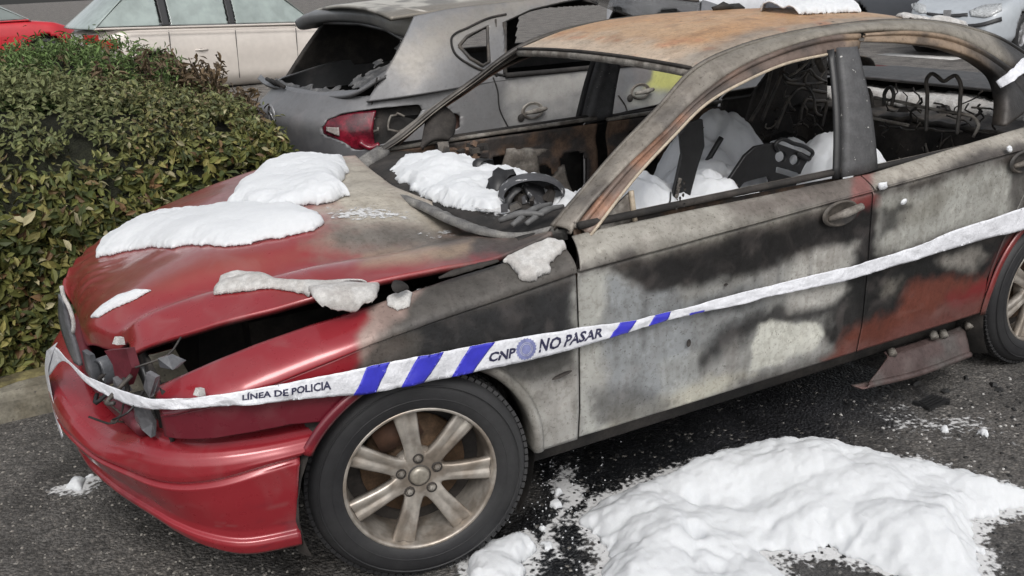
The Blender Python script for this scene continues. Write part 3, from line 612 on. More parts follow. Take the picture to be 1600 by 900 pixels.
# wheels
def make_wheel(steer):
    root = link('wheel', None, car); root.empty_display_size = .1
    prof = [(.206, .09), (.215, .10), (.25, .104), (.29, .10), (.304, .085), (.311, .06), (.313, .03), (.313, -.03), (.311, -.06), (.305, -.083), (.292, -.097), (.27, -.104), (.245, -.106), (.225, -.103), (.212, -.094), (.207, -.085)]
    V, F = lathe(prof, 72); mesh('tyre', V, F, M_TYRE, root)
    P = []
    for k in range(90):                                     # tread blocks
        a = 2*math.pi*k/90
        for yy in (-.066, -.036, 0, .036, .066):
            v, f = box((0, yy, 0), (.016, .026, .010)); R = roty(-a+.0)
            sh = .2 if yy > 0 else -.2
            P.append(([R @ (rotz(sh)@(np.array(q)-np.array([0, yy, 0]))+np.array([0, yy, .3125])) for q in v], f))
    V, F = join(P); mesh('tread', V, F, M_TYRE, root, smooth=False, kind='stuff')
    for rr in (.246, .283):
        V, F = lathe([(rr-.002, -.1045), (rr, -.1085), (rr+.002, -.1045)], 72); mesh('sidewall_rib', V, F, M_TYRE, root)
    V, F = lathe([(.219, -.080), (.2195, -.094), (.215, -.099), (.209, -.098), (.206, -.090), (.2035, -.075), (.199, -.05), (.196, .0), (.198, .09)], 72)
    mesh('rim', V, F, M_RIM, root)
    V, F = lathe([(.198, -.02), (.10, -.015), (.03, -.02)], 40); mesh('back_plate', [(v[0], v[1]+.05, v[2]) for v in V], F, M_SOOT, root)
    V, F = lathe([(.03, .0), (.075, -.002), (.078, .006), (.15, .006), (.152, .02)], 48); mesh('brake_disc', V, F, M_DISC, root)
    v, f = box((0, 0, 0), (.13, .045, .07)); R = roty(math.radians(-20)); mesh('brake_caliper', [R@(np.array(q)+np.array([.0, -.005, .125])) for q in v], f, mat('rusty_caliper', (.10, .05, .03), .8), root)
    for k in range(7):
        a = math.radians(98+51.43*k); R = roty(-a)          # spoke built along +x then turned
        st = np.linspace(0, 1, 9); rows_ = []
        for s in st:
            r = .052+s*(.202-.052); wd = .022+.012*s**1.3+.012*math.exp(-s*9); yf = -.070-.004*math.sin(math.pi*s)-.010*s
            rows_.append([(r, yf+.030, -wd*.85), (r, yf+.004, -wd), (r, yf, -wd*.78), (r, yf, -wd*.30), (r, yf+.005*sm(.1, .5, s), -wd*.12), (r, yf+.005*sm(.1, .5, s), wd*.12), (r, yf, wd*.30), (r, yf, wd*.78), (r, yf+.004, wd), (r, yf+.030, wd*.85)])
        A = np.array(rows_, float); sh = A.shape; A = A.reshape(-1, 3)@R.T; V = A
        F = [[i*10+j, i*10+(j+1) % 10, (i+1)*10+(j+1) % 10, (i+1)*10+j] for i in range(8) for j in range(10)]
        mesh('spoke', V, F, M_RIM, root)
    V, F = lathe([(.001, -.068), (.058, -.070), (.066, -.070), (.074, -.064), (.078, -.05), (.07, -.02)], 48); mesh('hub', V, F, M_RIM, root)
    V, F = lathe([(.001, -.083), (.018, -.082), (.026, -.078), (.0285, -.070)], 32); mesh('centre_cap', V, F, mat('cap_metal', (.36, .33, .28), .35, metal=.4, scale=20), root)
    V, F = lathe([(.0285, -.072), (.031, -.0735), (.033, -.070)], 32); mesh('cap_ring', V, F, M_CHAR, root)
    for k in range(5):
        a = math.radians(90+72*k); c = np.array([.054*math.cos(a), 0, .054*math.sin(a)])
        V, F = lathe([(.0155, -.0695), (.0150, -.074), (.0115, -.0745), (.0110, -.066), (.001, -.066)], 20); mesh('nut_recess', [np.array(v)+c for v in V], F, M_SOOT, root)
        V, F = lathe([(.001, -.082), (.0068, -.081), (.0085, -.078), (.0085, -.064)], 6); mesh('wheel_nut', [np.array(v)+c for v in V], F, M_ASH, root)
    root.rotation_euler = (0, 0, steer); return root
w0 = make_wheel(0); w0.location = (.014, -.755, .312); w0.rotation_euler = (0, 0, -.18)
def copy_wheel(loc, rz):
    r = w0.copy(); COL.objects.link(r); r.location = loc; r.rotation_euler = (0, 0, rz); r.parent = car
    for ch in w0.children:
        c = ch.copy(); COL.objects.link(c); c.parent = r
copy_wheel((2.71, -.765, .315), 0); copy_wheel((0, .755, .315), math.pi-.18); copy_wheel((2.71, .765, .315), math.pi)
for cx, cy in ((0, -.76), (0, .76), (2.71, -.76), (2.71, .76)):    # wheel wells
    sg = 1 if cy > 0 else -1
    V, F = lathe([(.352, -.10), (.375, -.05), (.375, .22), (.05, .24)], 24, a0=math.radians(-35), a1=math.radians(200 if cx < 1 else 215)); V = [(v[0]+cx, cy-sg*v[1], v[2]+.31) for v in V]
    mesh('wheel_well', V, F, M_SOOT, car)

# ------------------------------------------------------------ inside the burnt car
G = np.array([[(x, y, z) for x, z in ((-.3,.42),(.34,.40),(.36,.25),(1.5,.24),(3.0,.25),(3.6,.45))] for y in (-.68,-.3,0,.3,.68)], float)
grid('floor_pan', G, M_SOOT, car, .01)
G = loft([[(x, y, z) for y in (-.72, -.3, .3, .72)] for x, z in ((.36,.22),(.34,.6),(.40,.80))], 12, 8)
grid('bulkhead', G, M_SOOT, car, .01)
for sg in (-1, 1):
    G = loft([[(x, sg*.60, z) for x in (-.62, -.3, 0, .4)] for z in (.40, .55, .66)], 12, 6); grid('inner_wing', G, M_SOOT, car, .01)
    G = loft([[(x, sg*.76, z) for x in (.36, 1.2, 2.34)] for z in (.20, .25, .33)], 12, 6); grid('sill_member', G, M_CHAR if sg > 0 else M_SOOT, car, .05, flip=sg > 0)
V, F = join([box((-.15, .05, .58), (.62, .55, .26), taper=.85), box((-.1, -.25, .62), (.4, .12, .1)), box((-.35, .3, .62), (.16, .22, .14)), box((.1, -.42, .6), (.24, .2, .16))])
mesh('engine_block', V, F, M_SOOT, car, smooth=False)
# crossmember, bent bracket and lamp housings showing under the crumpled bonnet
tube('radiator_crossmember', [(-.66,-.62,.56),(-.72,-.35,.565),(-.74,0,.57),(-.72,.35,.565),(-.66,.62,.56)], .022, mat('maroon_metal', (.13,.02,.03), .45, scale=30), car, 8, 24)
a = [surf_hit(*q, -.06) for q in ((163,548),(197,545),(206,575),(196,603),(180,590),(176,570))]
v, f = sheet_poly(a, (.02, 0, 0), 1); mesh('bent_bracket', v, f, mat('maroon_metal'), car, smooth=False)
M_LAMP = mat('clouded_lamp', (.10,.105,.115), .3, scale=30, mott=.3, bump=.2, col2=(.15,.15,.16), s2=14)
def bowl(px, py, r, off, name, sq=.8):
    c = surf_hit(px, py, off); V, F = lathe([(.001,.03),(.5*r,.026),(.85*r,.010),(r,-.004),(r*1.12,.0),(r*1.1,.03)], 28)
    R = rotz(math.radians(-62)); mesh(name, [c+R@np.array([v[0]*sq, v[1], v[2]]) for v in V], F, M_LAMP, car)
bowl(156, 583, .036, -.07, 'lamp_housing', .6)
for pl_ in ([(228,582),(243,590),(241,612),(233,622),(224,606)], [(208,634),(224,638),(238,662),(236,684),(222,672),(211,655)], [(128,548),(140,556),(150,585),(146,598),(134,580)], [(176,590),(190,598),(200,612),(192,618),(178,606)], [(246,560),(262,556),(284,566),(270,578),(250,574)]):
    a = [surf_hit(q[0], q[1], -.035-.012*(k_ % 3)) for k_, q in enumerate(pl_)]; v, f = sheet_poly(a, (.012, .006, 0), 1); mesh('lamp_shard', v, f, M_LAMP, car, smooth=False)
rr_ = np.random.default_rng(5)
for k in range(9):                                           # torn wires and brackets in the lamp hole
    p = surf_hit(150+rr_.uniform(0, 110), 560+rr_.uniform(0, 60), -.06); q = p+rr_.normal(0, .05, 3); mdl = (p+q)/2+rr_.normal(0, .03, 3)
    tube('loose_wire' if k % 2 else 'bracket', [p, mdl, q], .003 if k % 2 else .006, [M_BLACK, M_CHAR, M_SOOT][k % 3], car, 5, 8)
a = loft([[surf_hit(*q) for q in r] for r in ([(97,458),(98,500),(112,545),(122,566)], [(104,470),(112,505),(124,545),(130,570)])], 20, 5)
grid('far_headlamp', a, M_LAMP, car, .01, flip=True)
# chipped white edge of the far lamp
tube('chipped_edge', [surf_hit(*q, .01) for q in ((96,447),(99,462),(108,480),(115,505),(114,520))], .005, M_FOAMD, car, 6, 14)
# headlamp pocket behind the missing near lamp, and clips
G = loft([[(-.60, y, z) for y in (-.70, -.3, 0, .3, .7)] for z in (.50, .60, .68)], 10, 4); grid('lamp_panel', G, M_SOOT, car, .01)
for px, py in ((312,612),(186,532)):
    c = surf_hit(px, py, .0); V, F = box(c, (.022, .02, .018), rotz(.5)@roty(.3), .7); mesh('broken_clip', V, F, M_FOAMD, car, smooth=False)
# far door linings (bare inner skins with cut-outs) seen through the windscreen opening
def inner_door(x0, x1, y, holes, sg=1):
    G = np.zeros((60, 90, 3)); X = np.linspace(x0, x1, 90); Z = np.linspace(.33, .915, 60)
    G[..., 0] = X; G[..., 2] = Z[:, None]; G[..., 1] = sg*(y+.02*np.exp(-((Z[:, None]-.84)/.05)**2)+.008*fbm(G, 7, 3, 4))
    mk = np.ones((60, 90), bool)
    for hx, hz, a, b in holes: mk &= (((G[..., 0]-hx)/a)**4+((G[..., 2]-hz)/b)**4) > 1
    grid('door_inner_skin', G, M_RUST, car, .008, flip=(sg < 0), mask=mk)
    tube('window_slot', [(x0, sg*(y+.01), .925), (x1, sg*(y+.01), .94)], .010, M_ASH, car, 6, 8)
    tube('window_slot', [(x0, sg*(y+.035), .93), (x1, sg*(y+.035), .945)], .012, M_SOOT, car, 6, 8)
hl = [(.72, .60, .05, .06), (1.30, .62, .085, .13), (1.50, .66, .07, .13), (1.05, .5, .1, .07), (1.12, .80, .04, .02), (.85, .78, .03, .03)]
inner_door(.54, 1.64, .735, hl); inner_door(1.70, 2.40, .735, [(1.95, .6, .08, .1), (2.2, .62, .07, .1), (1.86, .82, .03, .03)])
inner_door(.56, 1.64, .755, [(1.1, .6, .2, .1)], -1); inner_door(1.70, 2.36, .755, [(2.0, .6, .1, .1)], -1)
# dashboard remains
G = loft([[(x, y, z) for y in (-.70, -.35, 0, .35, .70)] for x, z in ((.40,.86),(.50,.885),(.72,.87),(.82,.80),(.80,.60))], 60, 30)
G += .018*fbm(G, 9, 4, 6)[..., None]; grid('dashboard_remains', G, M_SOOT, car, .02)
G = loft([[(.70, .72, .60), (.74, .71, .80), (.78, .69, .93)], [(.95, .70, .60), (.92, .69, .78), (.86, .68, .90)]], 20, 12); G += .02*fbm(G, 14, 3, 9)[..., None]
grid('charred_trim', G, M_RUST, car, .02)
for k in range(26):                                          # crumbled dash debris above the foam
    p = PY(700+rr_.uniform(-8, 62), 232+rr_.uniform(-8, 32), .55+rr_.uniform(-.12, .12)); v, f = box(p, rr_.uniform(.015, .05, 3), rotz(rr_.uniform(0, 3))@roty(rr_.uniform(0, 3)), .7)
    mesh('charred_lump', v, f, [M_SOOT, M_RUST, M_CHAR][k % 3], car, smooth=False)
G = loft([pys([(668,195,.70),(692,170,.71),(705,182,.70),(704,205,.69)]), pys([(660,235,.6),(676,222,.6),(690,220,.6),(700,222,.6)])], 16, 8); grid('mirror_base', G, M_SOOT, car, .02)
# instrument pod
M_POD = mat('burnt_instrument_pod', (.07,.07,.075), .55, scale=30, mott=.3, bump=.3, scol=(.5,.5,.5), sth=.62, sscale=40)
pc = PZ(830, 300, .94)
V, F = lathe([(.02, .01), (.075, .0), (.095, -.01), (.10, -.06), (.085, -.10)], 24); R = rotz(math.radians(-25))@roty(0)
mesh('instrument_pod', [pc+R@np.array([v[0]*1.1, v[1]+.04, v[2]*.6]) for v in V], F, M_POD, car)
G = loft([[PZ(838,286,.92), PZ(850,296,.94), PZ(858,322,.90)], [PZ(800,276,.93), PZ(815,285,.97), PZ(838,318,.93)]], 14, 8); grid('pod_cowl', G, M_POD, car, .012, flip=True)
tube('steering_rim_remnant', [PZ(770,283,.93), PZ(790,276,.96), PZ(815,286,.95), PZ(835,305,.93)], .008, M_CHAR, car, 6, 14)

# seat skeletons
def plate(name, poly, y, m, holes=(), th=.02, tilt=0., step=2.2):
    P = np.array(poly, float); x0, y0 = P.min(0)-1; x1, y1 = P.max(0)+1
    xs = np.arange(x0, x1, step); ys = np.arange(y0, y1, step); U = np.stack(np.meshgrid(xs, ys), -1)
    G = np.array([[PY(u[0], u[1], y+tilt*(u[0]-x0)) for u in r] for r in U]); s = psd(U, poly)
    for h in holes: s = np.minimum(s, -psd(U, h))
    return grid(name, G, m, car, th, sdf=s, flip=True)
circ = lambda x, y, r, q=1.: [(x+r*math.cos(t), y+r*q*math.sin(t)) for t in np.linspace(0, 2*math.pi, 14)[:-1]]
plate('driver_seat_frame', [(1113,324),(1140,280),(1165,243),(1181,229),(1212,223),(1253,238),(1287,255),(1301,275),(1290,284),(1240,291),(1197,300),(1192,296),(1205,285),(1200,275),(1180,280),(1163,285),(1148,303),(1131,322)], -.40, M_BLACK,
      [circ(1220,245,9), circ(1242,250,8.5), [(1213,260),(1251,271),(1252,281),(1212,269)]], .015)
tube('headrest_loop', [PY(*q, -.405) for q in ((1216,236),(1211,226),(1218,219),(1240,224),(1262,232),(1270,240),(1268,246),(1245,240))], .008, M_BLACK, car, 7, 36)
plate('steering_side_bracket', [(1063,210),(1075,192),(1098,186),(1101,228),(1090,262),(1080,300),(1073,330),(1045,334),(1060,268),(1066,240)], -.52, M_BLACK, (), .012)
for k in range(9): plug(1062+rr_.uniform(-7, 9), 285+k*5, .004, .006, car, 'rivet_hole')
for k in range(6):
    p = PY(1062-k*1.5, 282+k*8, -.535); v, f = box(p, (.012, .004, .016), roty(.4)); mesh('pale_fleck', v, f, M_ASH, car, smooth=False)
    p = PY(1150-k*4, 290+k*6, -.415); v, f = box(p, (.012, .004, .014), roty(.6)); mesh('pale_fleck', v, f, M_ASH, car, smooth=False)
tube('cable', pys([(1030,336,-.62),(1032,322,-.62),(1045,318,-.62),(1048,300,-.6)]), .003, M_BLACK, car, 5, 14)
tube('cable', pys([(1153,318,-.55),(1162,302,-.55),(1178,293,-.5),(1190,300,-.5)]), .004, M_BLACK, car, 5, 14)
tube('gear_lever', pys([(1105,252,-.1),(1127,215,-.1)]), .012, M_BLACK, car, 6, 6)
def wires(name, lst, y, r=.009, m=M_CHAR):
    for l in lst: tube(name, [PY(a, b, y) for a, b in l], r, m, car, 6, max(12, 6*len(l)))
wires('passenger_seat_frame', [[(1212,202),(1222,178),(1231,157),(1247,139),(1268,141),(1291,145)], [(1250,188),(1253,170),(1259,156),(1275,158),(1291,160),(1288,180),(1284,198)],
      [(1218,112),(1232,125),(1250,122),(1262,108),(1275,120),(1291,130)], [(1225,128),(1250,132),(1291,128)], [(1258,137),(1258,120),(1265,110)], [(1190,190),(1200,165),(1215,130),(1225,104)], [(1172,190),(1195,150),(1205,110)]], .30)
plate('passenger_seat_back', [(1165,205),(1185,140),(1212,104),(1238,98),(1292,88),(1294,240),(1255,215),(1225,205),(1200,215)], .42, M_SOOT, [[(1232,170),(1250,160),(1285,160),(1285,195),(1240,195)]], .03)
v, f = tube(None, [PY(1277,92,.1), PY(1286,110,.1)], .016, None, None, 8); mesh('pale_cylinder', v, f, M_ASH, car)
# rear bench: springs, frame wires, headrest loops; parcel shelf
def wiresx(name, lst, x, r=.008, m=M_CHAR):
    for l in lst: tube(name, [PX(a, b, x) for a, b in l], r, m, car, 6, max(14, 7*len(l)))
wiresx('rear_headrest_loop', [[(1447,205),(1449,150),(1450,120),(1456,115),(1464,119),(1475,127),(1485,121),(1493,118),(1499,126),(1500,160),(1495,210)], [(1381,165),(1384,142),(1390,136),(1396,145),(1393,165)], [(1363,168),(1360,145),(1357,140),(1352,140)]], 2.50)
wiresx('rear_seat_frame', [[(1357,152),(1400,158),(1450,169),(1500,178),(1522,184),(1529,194),(1521,214)], [(1360,184),(1420,196)]], 2.52, .007, M_ASH)
G = loft([[(2.62, y, .35), (2.66, y, .62), (2.72, y, .90)] for y in (-.66, 0, .66)], 30, 40); G[..., 0] += .02*fbm(G, 12, 3, 3); grid('rear_bulkhead', G, M_SOOT, car, .02)
G = loft([[(2.60, y, .28), (2.45, y, .42), (2.15, y, .44), (2.05, y, .25)] for y in (-.66, 0, .66)], 30, 40); G[..., 2] += .02*fbm(G, 12, 3, 3); grid('rear_bench', G, M_SOOT, car, .02)
for k in range(30):
    y = rr_.uniform(-.6, .6); x = rr_.uniform(2.66, 2.76); t = np.linspace(0, 1, 8); z0 = rr_.uniform(.7, .88)
    tube('seat_spring', np.stack([x+.02*np.sin(t*9), y+t*rr_.uniform(.05, .2), z0+.03*np.sin(t*12+k)], 1), .004, [M_CHAR, M_ASH][k % 2], car, 4)
G = loft([[(x, y, z) for y in (-.66, 0, .66)] for x, z in ((2.72,.90),(2.85,.925),(3.1,.95))], 60, 20); G[..., 2] += .02*fbm(G, 15, 3, 8); grid('parcel_shelf', G, M_CHAR, car, .02)
# rocker trim hanging loose below the rear door
tp = [(1385,556),(1437,540),(1504,516)]; bt = [(1347,606),(1420,590),(1513,556)]
T0 = [PY(a, b, -.80) for a, b in tp]; B0 = [PY(a, b, -.85) for a, b in bt]; B1 = [p+np.array([0, .05, -.006]) for p in B0]; T1 = [p+np.array([0, .015, .008]) for p in T0]
_s = lambda r_: spl(r_, 50)
_m = lambda a, b, k: a*(1-k)+b*k
a_, b_ = _s(T0), _s(B0); e_ = np.array
rows = [_s(T1), a_, _m(a_, b_, .04)+e_([0,-.006,0]), _m(a_, b_, .3)+e_([0,-.008,0]), _m(a_, b_, .6)+e_([0,-.008,0]), _m(a_, b_, .82)+e_([0,-.006,0]), _m(a_, b_, .86)+e_([0,-.014,0]), _m(a_, b_, .93)+e_([0,-.014,0]), b_, _s(B1)]
G = np.concatenate([np.linspace(rows[k], rows[k+1], 4)[:-1] for k in range(len(rows)-1)]+[rows[-1][None]])
G += .0015*fbm(G, 10, 3, 2)[..., None]
def paint_trim(P):
    c = np.tile([.24, .15, .14, .25], (len(P), 1)); n = sm(-.1, .3, fbm(P, 7, 4, 5))[:, None]; return clean(c*(1-n)+np.array([.28, .245, .23, .1])*n, P)
grid('hanging_sill_trim', G, M_BODY, car, .006, paint=paint_trim)
for a in ((1392,547),(1457,520),(1472,518),(1511,505)):
    v, f = tube(None, [PY(a[0], a[1], -.80), PY(a[0]+4, a[1]+8, -.82)], .016, None, None, 8); mesh('trim_clip', v, f, M_ASH, car)

# ------------------------------------------------------------ foam
M_FILM = mat('thin_froth', (.62,.62,.62), .6, scale=80, mott=.1, bump=.5, bdist=.003)
_N, _L = M_FILM.node_tree.nodes, M_FILM.node_tree.links
_t = _N.new('ShaderNodeTexCoord'); _v = _N.new('ShaderNodeTexNoise'); _v.inputs['Scale'].default_value = 55; _v.inputs['Detail'].default_value = 8; _L.new(_t.outputs['Object'], _v.inputs['Vector'])
_a = _N.new('ShaderNodeAttribute'); _a.attribute_name = 'Col'; _m = _N.new('ShaderNodeMapRange'); _m.interpolation_type = 'SMOOTHSTEP'; _m.inputs[1].default_value = .42; _m.inputs[2].default_value = .66
_s = _N.new('ShaderNodeMath'); _s.operation = 'MULTIPLY_ADD'; _L.new(_a.outputs['Alpha'], _s.inputs[0]); _s.inputs[1].default_value = .45; _L.new(_v.outputs[0], _s.inputs[2]); _q = _N.new('ShaderNodeMath'); _q.operation = 'SUBTRACT'; _L.new(_s.outputs[0], _q.inputs[0]); _q.inputs[1].default_value = .22
_L.new(_q.outputs[0], _m.inputs[0]); _L.new(_m.outputs[0], _N['Principled BSDF'].inputs['Alpha'])
def froth(G, s, width, parent):
    """wet see-through bubbles thinning out round a foam patch; s = distance outside (negative) in grid units of 'width'"""
    t = np.clip(1+s/width, 0, 1); c = np.stack([t*0+1, t*0+1, t*0+1, t], -1).reshape(-1, 4)
    if (s > -width).sum() < 8: return
    r0, r1 = np.where((s > -width).any(1))[0][[0, -1]]; c0, c1 = np.where((s > -width).any(0))[0][[0, -1]]; sl_ = (slice(r0, r1+1), slice(c0, c1+1))
    g = G[sl_]; mk = s[sl_] > -width; tt = t[sl_]; cell = mk[:-1, :-1] & mk[:-1, 1:] & mk[1:, 1:] & mk[1:, :-1] & (s[sl_][:-1, :-1] < width*.8)
    if cell.sum() < 4: return
    idx = np.arange(g.shape[0]*g.shape[1]).reshape(g.shape[:2]); Q = np.stack([idx[:-1, :-1], idx[:-1, 1:], idx[1:, 1:], idx[1:, :-1]], 2)[cell]; used = np.unique(Q); rem = -np.ones(idx.size, int); rem[used] = np.arange(len(used))
    cc = np.ones((len(used), 4)); cc[:, 3] = tt.ravel()[used]
    mesh('froth', g.reshape(-1, 3)[used], rem[Q], M_FILM, parent, col=cc)
def foam_on(G, poly, h, seed, label, soft=26, lump=.5, m=M_FOAM, name='foam_patch', edge=7, cat='foam', group=None, fr=0):
    """foam lying on an existing surface grid G, inside an outline; puffed along z"""
    U = proj(G); W = G; a = edge; w = np.stack([fbm(W, 14, 4, seed)*a, fbm(W, 14, 4, seed+3)*a], -1); s = psd(U+w, poly)
    if s.max() < 2: return
    r0, r1 = np.where((s > -18).any(1))[0][[0, -1]]; c0, c1 = np.where((s > -18).any(0))[0][[0, -1]]
    sl_ = (slice(max(r0-1, 0), r1+2), slice(max(c0-1, 0), c1+2)); s = s[sl_]; g = G[sl_].copy()
    t = np.clip(s/soft, 0, 1); pf = puff(g, 9, seed)*.55+puff(g, 22, seed+4)*.3+puff(g, 50, seed+6)*.15; H_ = h*np.sqrt(1-(1-t)**2)*(1+lump*(1.2*(pf-.7)+.6*fbm(g, 7, 3, seed+9)))
    n = gnormals(g); n *= np.sign(n[..., 2:3]); up = n*.5+np.array([0, 0, .5]); g = g+up*(H_[..., None]+.003)
    o = grid(name, g, m, None, .004, flip=(gnormals(g)[..., 2].mean() < 0), sdf=s)
    if o: tag(o, label, cat, group)
    if o and fr: froth(G[sl_]+up*.0035, s, fr, o)
    return o
def film_on(G, poly, seed, label, soft=18, edge=8, off=.003):
    U = proj(G); w = np.stack([fbm(G, 14, 4, seed)*edge, fbm(G, 14, 4, seed+3)*edge], -1); s = psd(U+w, poly)
    if s.max() < 2: return
    r0, r1 = np.where((s > 0).any(1))[0][[0, -1]]; c0, c1 = np.where((s > 0).any(0))[0][[0, -1]]; sl_ = (slice(max(r0-1, 0), r1+2), slice(max(c0-1, 0), c1+2)); g = G[sl_]; n = gnormals(g); n *= np.sign(((CAM-g)*n).sum(-1, keepdims=True))
    o = link('foam_film', None, None, label, 'foam'); froth(g+n*off, (np.clip(s[sl_]/soft, -.01, 1)-1)*1.0, 1.0, o); ch = o.children
    if not ch: bpy.data.objects.remove(o); return
    c = ch[0]; bpy.data.objects.remove(o); c.name = 'foam_film'; c.parent = None; tag(c, label, 'foam')
def zoomgrid(G, r0, r1, c0, c1, nv, nu):                     # finer copy of a window of a grid
    g = G[r0:r1, c0:c1]; return loft([r for r in g[::2]], nu, nv)
HF = loft([r for r in HG[::3]], 420, 300)
foam_on(HF, [(150,404),(165,378),(200,350),(250,335),(330,324),(400,318),(455,322),(498,334),(504,348),(490,362),(440,374),(380,384),(300,386),(220,388)], .036, 1, 'long smooth white bank of fire foam across the middle of the red bonnet', 34, .22)
foam_on(HF, [(352,322),(380,292),(420,262),(450,250),(500,246),(535,252),(546,270),(530,290),(548,305),(520,318),(480,322),(440,328),(390,330)], .055, 2, 'tall white foam mound at the back corner of the bonnet beside the hedge', 26, .3)
film_on(HF, [(505,322),(560,318),(600,322),(650,338),(655,348),(600,350),(545,350),(520,345),(500,332)], 3, 'thin scum of foam drying on the scorched middle of the bonnet')
foam_on(HF, [(334,462),(345,435),(370,424),(400,428),(430,440),(470,442),(530,442),(592,444),(588,470),(560,488),(530,490),(500,476),(470,458),(420,455),(380,458)], .02, 4, 'foam streak draped from the bonnet ridge over its near edge', 16, .4, M_FOAMD, edge=5)
foam_on(HF, [(142,497),(160,478),(185,463),(212,454),(238,456),(210,470),(180,484),(155,497)], .010, 5, 'narrow sliver of foam in the front valley of the red bonnet', 9, .3, edge=3)
film_on(HF, [(640,360),(700,362),(740,372),(720,378),(660,372)], 8, 'faint foam smear near the rear edge of the scorched bonnet')
# hanging lobe over the bonnet edge and scum on the wing
lobe = loft([[PY(a, b, y) for a, b in r] for r, y in (([(470,455),(520,448),(560,446),(600,448)], -.72), ([(480,470),(520,468),(560,470),(596,466)], -.80), ([(505,482),(530,488),(555,489),(580,474)], -.815))], 120, 60)
foam_on(lobe, [(480,452),(530,445),(594,446),(590,468),(565,486),(535,491),(505,482),(490,466)], .015, 6, 'rounded foam lobe hanging off the bonnet edge above the dark gap', 12, .3, M_FOAMD, edge=4)
WG = loft([r for r in FG[40::2]], 300, 120)
foam_on(WG, [(760,372),(785,364),(812,372),(850,368),(885,372),(880,392),(858,405),(850,430),(835,442),(812,436),(790,420),(782,398)], .016, 7, 'crusty foam splash at the corner of the scorched wing below the windscreen', 10, .9, M_FOAMD, edge=22)
foam_on(WG, [(606,460),(622,452),(645,458),(640,478),(622,484),(608,474)], .010, 9, 'small foam blob beside the hole in the wing top', 8, .5, M_FOAMD, edge=10)
film_on(WG, [(640,446),(680,428),(720,418),(700,440),(650,462)], 10, 'frothy scum along the torn slot in the wing')
DG2 = loft([r for r in DG[90::2]], 300, 60)

def heap(x0, x1, y0, y1, bumps, zb, step, seed, label, name='foam_heap', m=M_FOAM, poly=None, H=.09, soft=.07, group=None, lumpy=.3, pits=None):
    nx, ny = int((x1-x0)/step), int((y1-y0)/step); X, Y = np.meshgrid(np.linspace(x0, x1, nx), np.linspace(y0, y1, ny)); P = np.stack([X, Y, 0*X], -1)
    if poly is not None:
        W = np.stack([X+.03*fbm(P, 5, 5, seed), Y+.03*fbm(P, 5, 5, seed+2)], -1); s = psd(W, poly)+.03*fbm(P, 26, 4, seed+6)
        t = np.clip(s/soft, 0, 1); Z = H*np.sqrt(np.maximum(1-(1-t)**2, 0)); mk = s > 0
    else:
        Z = np.full(X.shape, -.2); mk = None
    big = 0*X
    for bx, by, bh, br in bumps:
        d = np.hypot(X-bx, Y-by)/br
        if poly is None: Z = np.maximum(Z, Z*0+bh*np.sqrt(np.maximum(1-d*d, 0))-.2*(d >= 1)) if False else np.logaddexp(Z*25, (bh*(1.15-d*d))*25)/25
        else: big = big+bh*np.exp(-d*d*1.4)
    if poly is not None: Z = Z*(1+0)+big*np.clip(t*1.3, 0, 1)
    pf = .045*(puff(P, 5, seed+3)-.6)+.020*(puff(P, 13, seed+4)-.6)+.008*(puff(P, 34, seed+6)-.6)+.004*(puff(P, 75, seed+7)-.6)+.035*fbm(P, 3.2, 3, seed+1)
    for a_, b_, r_, d_ in (pits or []): c_ = PZ(a_, b_, 0); Z = Z-d_*np.exp(-((X-c_[0])**2+(Y-c_[1])**2)/r_**2)
    Z = Z+(lumpy*pf+.0025*fbm(P, 60, 3, seed+5))*(np.clip(t*1.5, 0, 1) if poly is not None else 1)
    Pn = np.stack([X, Y, zb+np.maximum(Z, .001 if poly is not None else -1)], -1)
    ed = (np.clip(1-t, 0, 1) if poly is not None else 1.); Pn[..., 0] += .012*ed*fbm(P, 11, 3, seed+8); Pn[..., 1] += .012*ed*fbm(P, 11, 3, seed+9)
    if poly is not None: o = grid(name, Pn, m, None, .004, sdf=s/step)
    else: o = grid(name, Pn, m, None, .01, mask=Z > -.05)
    if o: tag(o, label, 'foam', group)
    if o and poly is not None and zb == 0 and step > .005: P0 = np.stack([X, Y, 0*X+.002], -1); froth(P0, s+.02*fbm(P, 14, 3, seed+12), .075, o)
    return o
def gpoly(l, z=0.): return [tuple(PZ(a, b, z)[:2]) for a, b in l]
_main = gpoly([(903,815),(935,785),(985,762),(1040,748),(1070,735),(1110,722),(1165,712),(1240,706),(1290,700),(1305,712),(1350,722),(1395,722),(1440,722),(1490,738),(1540,755),(1590,770),(1640,785),(1600,795),(1560,797),(1520,815),(1512,850),(1535,885),(1520,940),(1440,915),(1385,893),(1325,866),(1290,856),(1262,866),(1222,860),(1195,858),(1215,885),(1255,930),(1120,985),(930,965),(925,925),(938,890),(958,875),(935,845)])
bmp = [(*PZ(a, b, 0)[:2], h, r) for a, b, h, r in ((1000,800,.03,.16),(1060,855,.04,.15),(1240,750,.06,.2),(1370,770,.06,.2),(1440,845,.05,.16),(1120,760,.045,.17),(1540,775,.02,.12),(1010,900,.03,.15))]
heap(.1, 2.2, -2.3, -.65, bmp, 0, .0075, 20, 'large spreading heap of white fire foam on the asphalt below the doors', poly=_main, H=.03, soft=.12, lumpy=1.2, pits=[(1085,858,.028,.07),(1088,800,.03,.035),(1275,722,.014,.04),(1120,905,.03,.03),(1170,800,.05,.02),(1330,760,.06,.02)])
heap(-.15, .5, -1.3, -.8, [], 0, .006, 40, 'small heap of foam against the back of the front tyre', poly=gpoly([(728,893),(742,866),(775,850),(800,836),(822,838),(830,860),(815,880),(822,900),(800,930),(735,925)]), H=.05, soft=.06, lumpy=.5)
